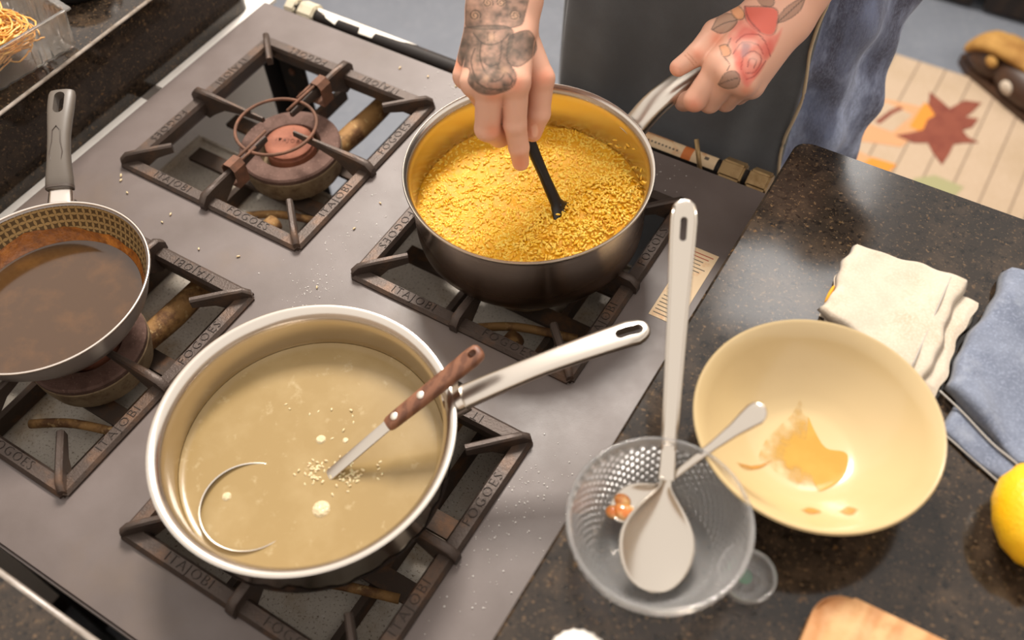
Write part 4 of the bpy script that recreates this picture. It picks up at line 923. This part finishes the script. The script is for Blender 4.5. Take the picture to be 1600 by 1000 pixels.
# right arm, stirring
RH = dict(wr=(.4777, .2075, .285), el=(.405, .385, .43),
          I=[(.5265, .1435, .248), (.5308, .1330, .203), (.5350, .1320, .174), (.5362, .1325, .152)],
          Mi=[(.5065, .1280, .249), (.5060, .1190, .197), (.5050, .1410, .168), (.5100, .1590, .160)],
          Ri=[(.4865, .1310, .240), (.4900, .1480, .196), (.4950, .1660, .172), (.5040, .1760, .172)],
          Pi=[(.4650, .1470, .228), (.4690, .1690, .197), (.4780, .1850, .178), (.4900, .1880, .178)],
          T=[(.4980, .1980, .262), (.5330, .1830, .226), (.5365, .1710, .190), (.5335, .1630, .168)])
def rhand(P):
    wr = np.array(RH['wr']); W2 = wr + np.array([-.014, -.010, -.006]); W3 = wr + np.array([.012, .010, .002])
    D = smin(cap(P, W2, np.array(RH['el']) + [-.012, -.01, 0], .0225, .036), cap(P, W3, np.array(RH['el']) + [.012, .01, 0], .0225, .036), .02)
    for k_, s in (('I', .0155), ('Mi', .0155), ('Ri', .0150), ('Pi', .0140)):
        src = wr + {'I': np.array([.012, .004, -.002]), 'Mi': np.array([.004, 0, 0]), 'Ri': np.array([-.006, -.004, -.002]), 'Pi': np.array([-.014, -.008, -.006])}[k_]
        D = smin(D, cap(P, src, RH[k_][0], .0195, s), .012)
    D = smin(D, cap(P, wr + np.array([.012, .0, -.008]), RH['T'][0], .019, .019), .012)
    Fg = chain(P, RH['I'], [.0138, .0118, .0106, .0090], .003)
    for k_, rr in (('Mi', [.0142, .0130, .0114, .0098]), ('Ri', [.0138, .0122, .0108, .009]), ('Pi', [.0125, .0108, .0095, .008])):
        Fg = smin(Fg, chain(P, RH[k_], rr, .003), .0006)
    Th = chain(P, RH['T'], [.0175, .0132, .0116, .0096], .004)
    return smin(smin(D, Fg, .004), Th, .0025)
# left arm, holding the saucepan handle
LH = dict(wr=(.7029, .4287, .215), el=(.735, .545, .36),
          I=[(.6655, .3440, .181), (.6520, .3170, .146), (.6340, .3330, .124), (.6290, .3560, .128)],
          Mi=[(.6830, .3340, .181), (.6640, .3330, .136), (.6440, .3540, .118), (.6400, .3740, .126)],
          Ri=[(.6960, .3400, .172), (.6770, .3500, .130), (.6580, .3710, .117), (.6520, .3890, .126)],
          Pi=[(.7010, .3550, .158), (.6850, .3690, .128), (.6690, .3880, .120), (.6630, .4020, .128)],
          T=[(.6745, .4150, .205), (.6425, .3770, .193), (.6360, .3455, .182), (.6235, .3285, .1715)])
def lhand(P):
    wr = np.array(LH['wr']); W2 = wr + np.array([.010, -.008, -.012]); W3 = wr + np.array([-.010, .006, .004]); el = np.array(LH['el'])
    D = smin(cap(P, W2, el + [.010, -.008, -.012], .0215, .036), cap(P, W3, el + [-.010, .006, .004], .0215, .036), .02)
    for k_, s in (('I', .0165), ('Mi', .0160), ('Ri', .0150), ('Pi', .0140)):
        src = wr + {'I': np.array([-.008, .002, .003]), 'Mi': np.array([-.002, -.002, .002]), 'Ri': np.array([.004, -.005, -.003]), 'Pi': np.array([.010, -.008, -.010])}[k_]
        D = smin(D, cap(P, src, LH[k_][0], .0195, s), .012)
    D = smin(D, cap(P, wr + np.array([-.010, .006, .002]), LH['T'][0], .020, .019), .012)
    D = smin(D, cap(P, LH['T'][0], LH['I'][0], .015, .013), .012)
    Fg = chain(P, LH['I'], [.0148, .0130, .0110, .0090], .003)
    for k_, rr in (('Mi', [.0145, .0125, .011, .009]), ('Ri', [.0138, .012, .0105, .0088]), ('Pi', [.0128, .0108, .0095, .008])):
        Fg = smin(Fg, chain(P, LH[k_], rr, .003), .0012)
    Th = chain(P, LH['T'], [.0170, .0140, .0122, .0100], .004)
    return smin(smin(D, Fg, .006), Th, .004)
CX, CY = .605, .62
def torso(P, g=0.0):
    D = ellip(P, (CX, CY, .06), (.185 + g, .125 + g, .17 + g)); D = smin(D, ellip(P, (CX, CY, .26), (.165 + g, .11 + g, .18 + g)), .06); D = smin(D, ellip(P, (CX, CY, .43), (.19 + g, .11 + g, .14 + g)), .06)
    return D
def legs(P, g=0.0):
    D = smin(chain(P, [(CX - .095, CY, -.02), (CX - .10, CY, -.40), (CX - .10, CY + .03, -.745)], [.092 + g, .062 + g, .042 + g], .03),
             chain(P, [(CX + .095, CY, -.02), (CX + .11, CY + .02, -.40), (CX + .11, CY + .06, -.745)], [.092 + g, .062 + g, .042 + g], .03), .02)
    return D
def feet(P):
    return np.minimum(chain(P, [(CX - .10, CY + .05, -.775), (CX - .10, CY - .12, -.79)], [.04, .028]), chain(P, [(CX + .11, CY + .08, -.775), (CX + .12, CY - .09, -.79)], [.04, .028]))
def uparms(P):
    return np.minimum(chain(P, [tuple(RH['el']), (CX - .19, CY, .50)], [.040, .055]), chain(P, [tuple(LH['el']), (CX + .19, CY, .50)], [.040, .055]))
def body(P): return smin(smin(smin(torso(P, -.012), legs(P, -.012), .03), uparms(P), .03), feet(P), .02)
VB, FB = nets(body, (.36, .44, -.83), (.90, .80, .60), .011)
VR, FR = nets(rhand, (.36, .10, .13), (.57, .43, .48), .0014)
VL, FL = nets(lhand, (.60, .28, .10), (.87, .60, .39), .0014)
VV = np.concatenate([VB, VR, VL]); FF = np.concatenate([FB, FR + len(VB), FL + len(VB) + len(VR)])
person = mk('person', (VV, FF), None or [], None, True)
tag(person, 'person in charcoal apron and denim stirring risotto, tattooed hands visible', 'person')
# skin colour with tattoos, stored per vertex (planar mapping over the backs of the hands)
nv = len(VV); nrm = np.empty(nv * 3, np.float32); person.data.vertices.foreach_get('normal', nrm); nrm = nrm.reshape(-1, 3)
cc = (VV - CAM_C) @ CAM_R.T; px = np.stack([800 + 1488.04 * cc[:, 0] / cc[:, 2], 500 + 1488.04 * cc[:, 1] / cc[:, 2]], 1)
vd = CAM_C - VV; vd /= np.linalg.norm(vd, axis=1)[:, None]; facing = np.clip(((nrm * vd).sum(1) - .08) * 5, 0, 1)
facing[:len(VB)] = 0
skin = np.array(srgb(222, 172, 148)); C = np.tile(skin, (nv, 1))
lat = rng.random((64, 64))
def vn(p, s, o):
    q = p * s + np.array([o * 7.3, o * 3.1]); i = np.floor(q).astype(int); f = q - i; f = f * f * (3 - 2 * f); i %= 63
    a = lat[i[:, 0], i[:, 1]]; b = lat[i[:, 0] + 1, i[:, 1]]; c = lat[i[:, 0], i[:, 1] + 1]; d = lat[i[:, 0] + 1, i[:, 1] + 1]
    return (a * (1 - f[:, 0]) + b * f[:, 0]) * (1 - f[:, 1]) + (c * (1 - f[:, 0]) + d * f[:, 0]) * f[:, 1]
def nz(p, s, o): return np.clip(.5 + 1.5 * (.6 * vn(p, s * .35, o) + .4 * vn(p, s * .9, o + 3) - .5), 0, 1)
def inpoly(p, poly, soft=2.5):
    poly = np.array([(q.x, q.y) for q in smoothpath([(x, y, 0) for x, y in list(poly) + [poly[0]]], 4)[:-1]], float); n = len(poly); ins = np.zeros(len(p), bool); dmin = np.full(len(p), 1e9)
    for i in range(n):
        a, b = poly[i], poly[(i + 1) % n]; d = b - a; t = np.clip(((p - a) @ d) / (d @ d), 0, 1); dmin = np.minimum(dmin, np.linalg.norm(p - (a + t[:, None] * d), axis=1))
        cr = ((a[1] > p[:, 1]) != (b[1] > p[:, 1])) & (p[:, 0] < (b[0] - a[0]) * (p[:, 1] - a[1]) / (b[1] - a[1] + 1e-12) + a[0]); ins ^= cr
    sd = np.where(ins, -dmin, dmin); return np.clip(.5 - sd / soft, 0, 1), dmin
def paint(mask, colr, op=1.0):
    global C
    m = (mask * op * facing)[:, None]; C = C * (1 - m) + np.array(colr) * m
def stroke(pts, wd, colr, op=.8):
    pts = np.array([(q.x, q.y) for q in smoothpath([(x, y, 0) for x, y in pts], 3)] if len(pts) < 20 else pts, float); dm = np.full(nv, 1e9)
    for a, b in zip(pts[:-1], pts[1:]):
        d = b - a; t = np.clip(((px - a) @ d) / (d @ d + 1e-9), 0, 1); dm = np.minimum(dm, np.linalg.norm(px - (a + t[:, None] * d), axis=1))
    paint(np.clip(1.4 - dm / wd, 0, 1), colr, op)
ink = srgb(74, 66, 60); ink2 = srgb(112, 98, 86)
isR = np.zeros(nv, bool); isR[len(VB):len(VB) + len(VR)] = True; keep = facing.copy()
facing = np.where(isR, keep, 0)
# reddish knuckles / fingertips
for q, r in (((805, 130), 16), ((770, 145), 14), ((770, 205), 12), ((812, 255), 14), ((850, 120), 14), ((835, 205), 10), ((715, 100), 12)):
    paint(np.exp(-((px - q) ** 2).sum(1) / r ** 2), srgb(226, 132, 96), .55)
# elephant-like face motif with curls: shaded patches then line work
for poly, op in (([(730, -60), (826, -60), (820, 22), (804, 42), (736, 44), (728, 20)], .55), ([(722, 44), (760, 40), (798, 44), (800, 70), (792, 92), (806, 116), (800, 136), (772, 147), (748, 144), (732, 128), (734, 108), (716, 96)], .62),
                 ([(796, 56), (826, 48), (838, 72), (830, 90), (808, 104), (792, 92)], .62)):
    m, dm = inpoly(px, poly, 4); paint(m * (.55 + .6 * nz(px, .30, len(poly))), ink2, op + .2); paint(m * nz(px, .22, len(poly) + 5) ** 2, ink, .75); paint(np.clip(1.3 - dm / 1.3, 0, 1) * (m > .1), ink, .7)
m, _ = inpoly(px, [(806, 56), (826, 52), (832, 72), (822, 86), (806, 90)], 12); paint(m, ink, .55)
m, _ = inpoly(px, [(716, 40), (734, 44), (732, 100), (718, 96)], 8); paint(m, ink, .55)
for cx, cy, r in ((742, 24, 10), (804, 24, 10), (762, 4, 9), (783, 4, 9), (772, -24, 10), (750, -30, 9), (796, -28, 9)):
    paint(np.clip(1 - np.hypot(px[:, 0] - cx, px[:, 1] - cy) / r, 0, 1) * 1.5, srgb(206, 164, 134), .7)
    stroke([(cx + (r * t / 14) * math.cos(t), cy + (r * t / 14) * math.sin(t)) for t in np.linspace(1.5, 13, 40)], 1.1, ink, .8)
for l in ([(740, 52), (752, 66), (768, 70), (784, 64), (796, 52)], [(752, 66), (750, 90), (758, 112), (770, 126)], [(784, 64), (782, 88), (778, 104)], [(762, 52), (762, 64)], [(772, 50), (772, 64)], [(757, 118), (768, 128), (784, 122), (790, 108)], [(742, 76), (736, 96), (742, 120)], [(776, 106), (790, 112), (800, 124), (796, 134), (786, 132)], [(757, 98), (766, 104), (776, 100)], [(744, 128), (760, 138), (782, 140)]):
    stroke(l, 1.3, ink, .75)
for q in ((768, 58), (788, 110), (760, 122)): paint(np.exp(-((px - q) ** 2).sum(1) / 36), srgb(214, 172, 142), .6)
# thumb nail
m, _ = inpoly(px, [(830, 198), (838, 194), (841, 206), (838, 214), (832, 212)], 2); paint(m, srgb(240, 196, 172), .8)
facing = np.where(isR, 0, keep); facing[:len(VB)] = 0
for q, r in (((1052, 112), 12), ((1085, 165), 14), ((1120, 60), 12), ((1165, 140), 10), ((1090, 85), 10)):
    paint(np.exp(-((px - q) ** 2).sum(1) / r ** 2), srgb(222, 122, 88), .5)
red, pink = srgb(214, 92, 78), srgb(226, 138, 122)
m, dm = inpoly(px, [(1163, 10), (1208, 12), (1216, 26), (1208, 54), (1186, 50), (1166, 32)], 4); paint(m, red, .85); paint(np.clip(1.3 - dm / 1.2, 0, 1), ink2, .6)
m, dm = inpoly(px, [(1136, 58), (1152, 34), (1166, 32), (1186, 50), (1212, 54), (1222, 44), (1212, 72), (1196, 98), (1178, 124), (1166, 136), (1150, 112), (1145, 82)], 5); paint(m * (.6 + .5 * nz(px, .16, 2)), pink, .85); paint(m * nz(px, .11, 5) ** 2, red, .6)
for l in ([(1150, 66), (1164, 54), (1186, 54)], [(1146, 84), (1160, 66), (1184, 70), (1192, 84)], [(1158, 108), (1162, 88), (1178, 80), (1190, 92), (1180, 112), (1166, 114)], [(1168, 104), (1172, 92), (1182, 94), (1178, 106)], [(1186, 54), (1196, 66), (1204, 88)], [(1166, 124), (1180, 118), (1196, 96)], [(1164, 10), (1170, 30), (1188, 50)]):
    stroke(l, 1.2, srgb(130, 72, 70), .7)
for poly in ([(1146, 62), (1158, 44), (1172, 42), (1184, 54), (1164, 60)], [(1186, 74), (1204, 62), (1206, 78), (1194, 92)], [(1150, 98), (1158, 90), (1164, 112), (1172, 122), (1164, 128)], [(1176, 112), (1190, 98), (1192, 104), (1178, 122)]):
    m, dm = inpoly(px, poly, 8); paint(m, srgb(198, 74, 64), .55)
for poly in ([(1152, 76), (1160, 62), (1182, 64), (1176, 74)], [(1168, 88), (1178, 82), (1186, 92), (1176, 100)]):
    m, dm = inpoly(px, poly, 7); paint(m, srgb(238, 188, 172), .6)
m, _ = inpoly(px, [(1160, 66), (1172, 70), (1168, 84), (1158, 88)], 6); paint(m, srgb(150, 130, 138), .6)
for poly, colr in (([(1112, 46), (1124, 24), (1142, 22), (1152, 32), (1142, 46), (1126, 52)], srgb(136, 112, 92)), ([(1122, 132), (1134, 114), (1150, 112), (1156, 124), (1150, 136), (1134, 138)], srgb(122, 100, 88)),
                   ([(1214, 36), (1226, 14), (1256, -4), (1250, 16), (1232, 30)], srgb(140, 108, 90)), ([(1178, -10), (1206, -14), (1208, 8), (1190, 8)], srgb(140, 108, 90)), ([(1140, 12), (1152, 8), (1163, 20), (1160, 30), (1148, 28)], srgb(216, 148, 94)), ([(1124, 72), (1136, 70), (1142, 84), (1130, 88)], srgb(214, 146, 96))):
    m, dm = inpoly(px, poly, 3); paint(m, colr, .65); paint(np.clip(1.3 - dm / 1.2, 0, 1), ink, .6)
for l in ([(1114, 46), (1132, 36), (1150, 32)], [(1124, 132), (1138, 126), (1152, 122)], [(1216, 34), (1234, 18), (1254, 0)], [(1132, 90), (1140, 100), (1136, 110)], [(1142, 60), (1136, 72)]): stroke(l, 1.0, ink, .7)
# thumb nail and creases
m, _ = inpoly(px, [(1044, 112), (1050, 106), (1060, 108), (1062, 117), (1054, 122), (1047, 121)], 2); paint(m, srgb(236, 176, 150), .8)
for l in ([(1070, 86), (1078, 94), (1084, 102)], [(1074, 83), (1082, 91), (1088, 98)]): stroke(l, .9, srgb(180, 110, 84), .5)
facing = keep
ca = person.data.color_attributes.new('skin_colour', 'FLOAT_COLOR', 'POINT'); ca.data.foreach_set('color', np.concatenate([C, np.ones((nv, 1))], 1).astype(np.float32).ravel())
m_skin = M('skin', tuple(skin), .48, 0, spec=.4, bump=('n', 600, .12, .0006), sss=.12)
nt = m_skin.node_tree; at = nt.nodes.new('ShaderNodeAttribute'); at.attribute_name = 'skin_colour'; nt.links.new(at.outputs['Color'], nt.nodes['Principled BSDF'].inputs['Base Color'])
nt.nodes['Principled BSDF'].inputs['Subsurface Radius'].default_value = (1, .35, .2)
person.data.materials.append(m_skin)
# clothes
def jeans_f(P):
    D = smin(legs(P, -.004), ellip(P, (CX - .01, CY, .05), (.172, .13, .13)), .04)
    D = D + .004 * np.sin(P[..., 2] * 55 + P[..., 0] * 30) * np.sin(P[..., 0] * 60 + P[..., 1] * 50)
    D = np.maximum(D, P[..., 2] - .16); return np.maximum(D, -.752 - P[..., 2])
jv, jf = nets(jeans_f, (.38, .44, -.78), (.86, .80, .20), .009); mk('jeans', (jv, jf), m_jeans, person)
def tee_f(P):
    D = torso(P, .004); D = smin(D, np.minimum(chain(P, [(.43, .50, .455), (CX - .19, CY, .50)], [.055, .066]), chain(P, [(.755, .575, .42), (CX + .19, CY, .50)], [.055, .066])), .03)
    return np.maximum(D, .10 - P[..., 2])
tv, tf = nets(tee_f, (.33, .44, .08), (.90, .80, .66), .011); mk('t_shirt', (tv, tf), m_tee, person)
# denim shirt tail hanging over the left hip
V, F = [], []; na, nz_ = 40, 44
for j in range(nz_ + 1):
    t = j / nz_; z = .30 - .47 * t
    for i in range(na + 1):
        s = i / na; a = math.radians(-62 + 62 * s)
        rx, ry = .196 + .006 * math.sin(2.2 * t + 1), .150 + .012 * math.sin(3 * t)
        fold = .007 * math.sin(s * 15 + 1.5 * math.sin(3 * t)) + .005 * math.sin(t * 16 + 4 * s) + .003 * math.sin(t * 33 - 9 * s)
        V.append((CX - .002 + (rx + fold) * math.cos(a), CY + (ry + fold) * math.sin(a) + .010, z + .012 * math.sin(s * 4)))
for j in range(nz_):
    for i in range(na): F.append((j * (na + 1) + i, (j + 1) * (na + 1) + i, (j + 1) * (na + 1) + i + 1, j * (na + 1) + i + 1))
o = mk('denim_shirt_tail', (V, F), m_denim, person); md = o.modifiers.new('thick', 'SOLIDIFY'); md.thickness = .003
# apron wrapping the front
V, F = [], []; na, nz_ = 64, 50
for j in range(nz_ + 1):
    t = j / nz_; z = .42 - .90 * t
    for i in range(na + 1):
        s = i / na; a = math.radians(-176 + 124 * s); wide = 1 if t > .25 else .8 + .2 * (t / .25)
        rx, ry = .200 + .012 * t, .158 + .010 * t
        fold = .011 * math.sin(s * 17 + 2 * t) * (.5 + t) + .006 * math.sin(s * 31 + 5 * t + 1) * (.3 + t) + .003 * math.sin(t * 12 + 5 * s)
        ang = -PI / 2 + (a + PI / 2) * wide
        ca_, sa_ = math.cos(ang), math.sin(ang)
        V.append((CX - .030 + (rx + .012 + fold) * math.copysign(abs(ca_) ** .62, ca_), CY + (ry + fold) * math.copysign(abs(sa_) ** .62, sa_) - .002, z))
for j in range(nz_):
    for i in range(na): F.append((j * (na + 1) + i, (j + 1) * (na + 1) + i, (j + 1) * (na + 1) + i + 1, j * (na + 1) + i + 1))
o = mk('apron', (V, F), m_apron, person); md = o.modifiers.new('thick', 'SOLIDIFY'); md.thickness = .0025
edge = [V[j * (na + 1) + na] for j in range(8, nz_, 2)]
mk('loose_thread', tube(smoothpath([(p[0] + .004 * math.sin(k_ * 1.3), p[1] - .006, p[2]) for k_, p in enumerate(edge)], 4), .0022, 6), m_thread, person)
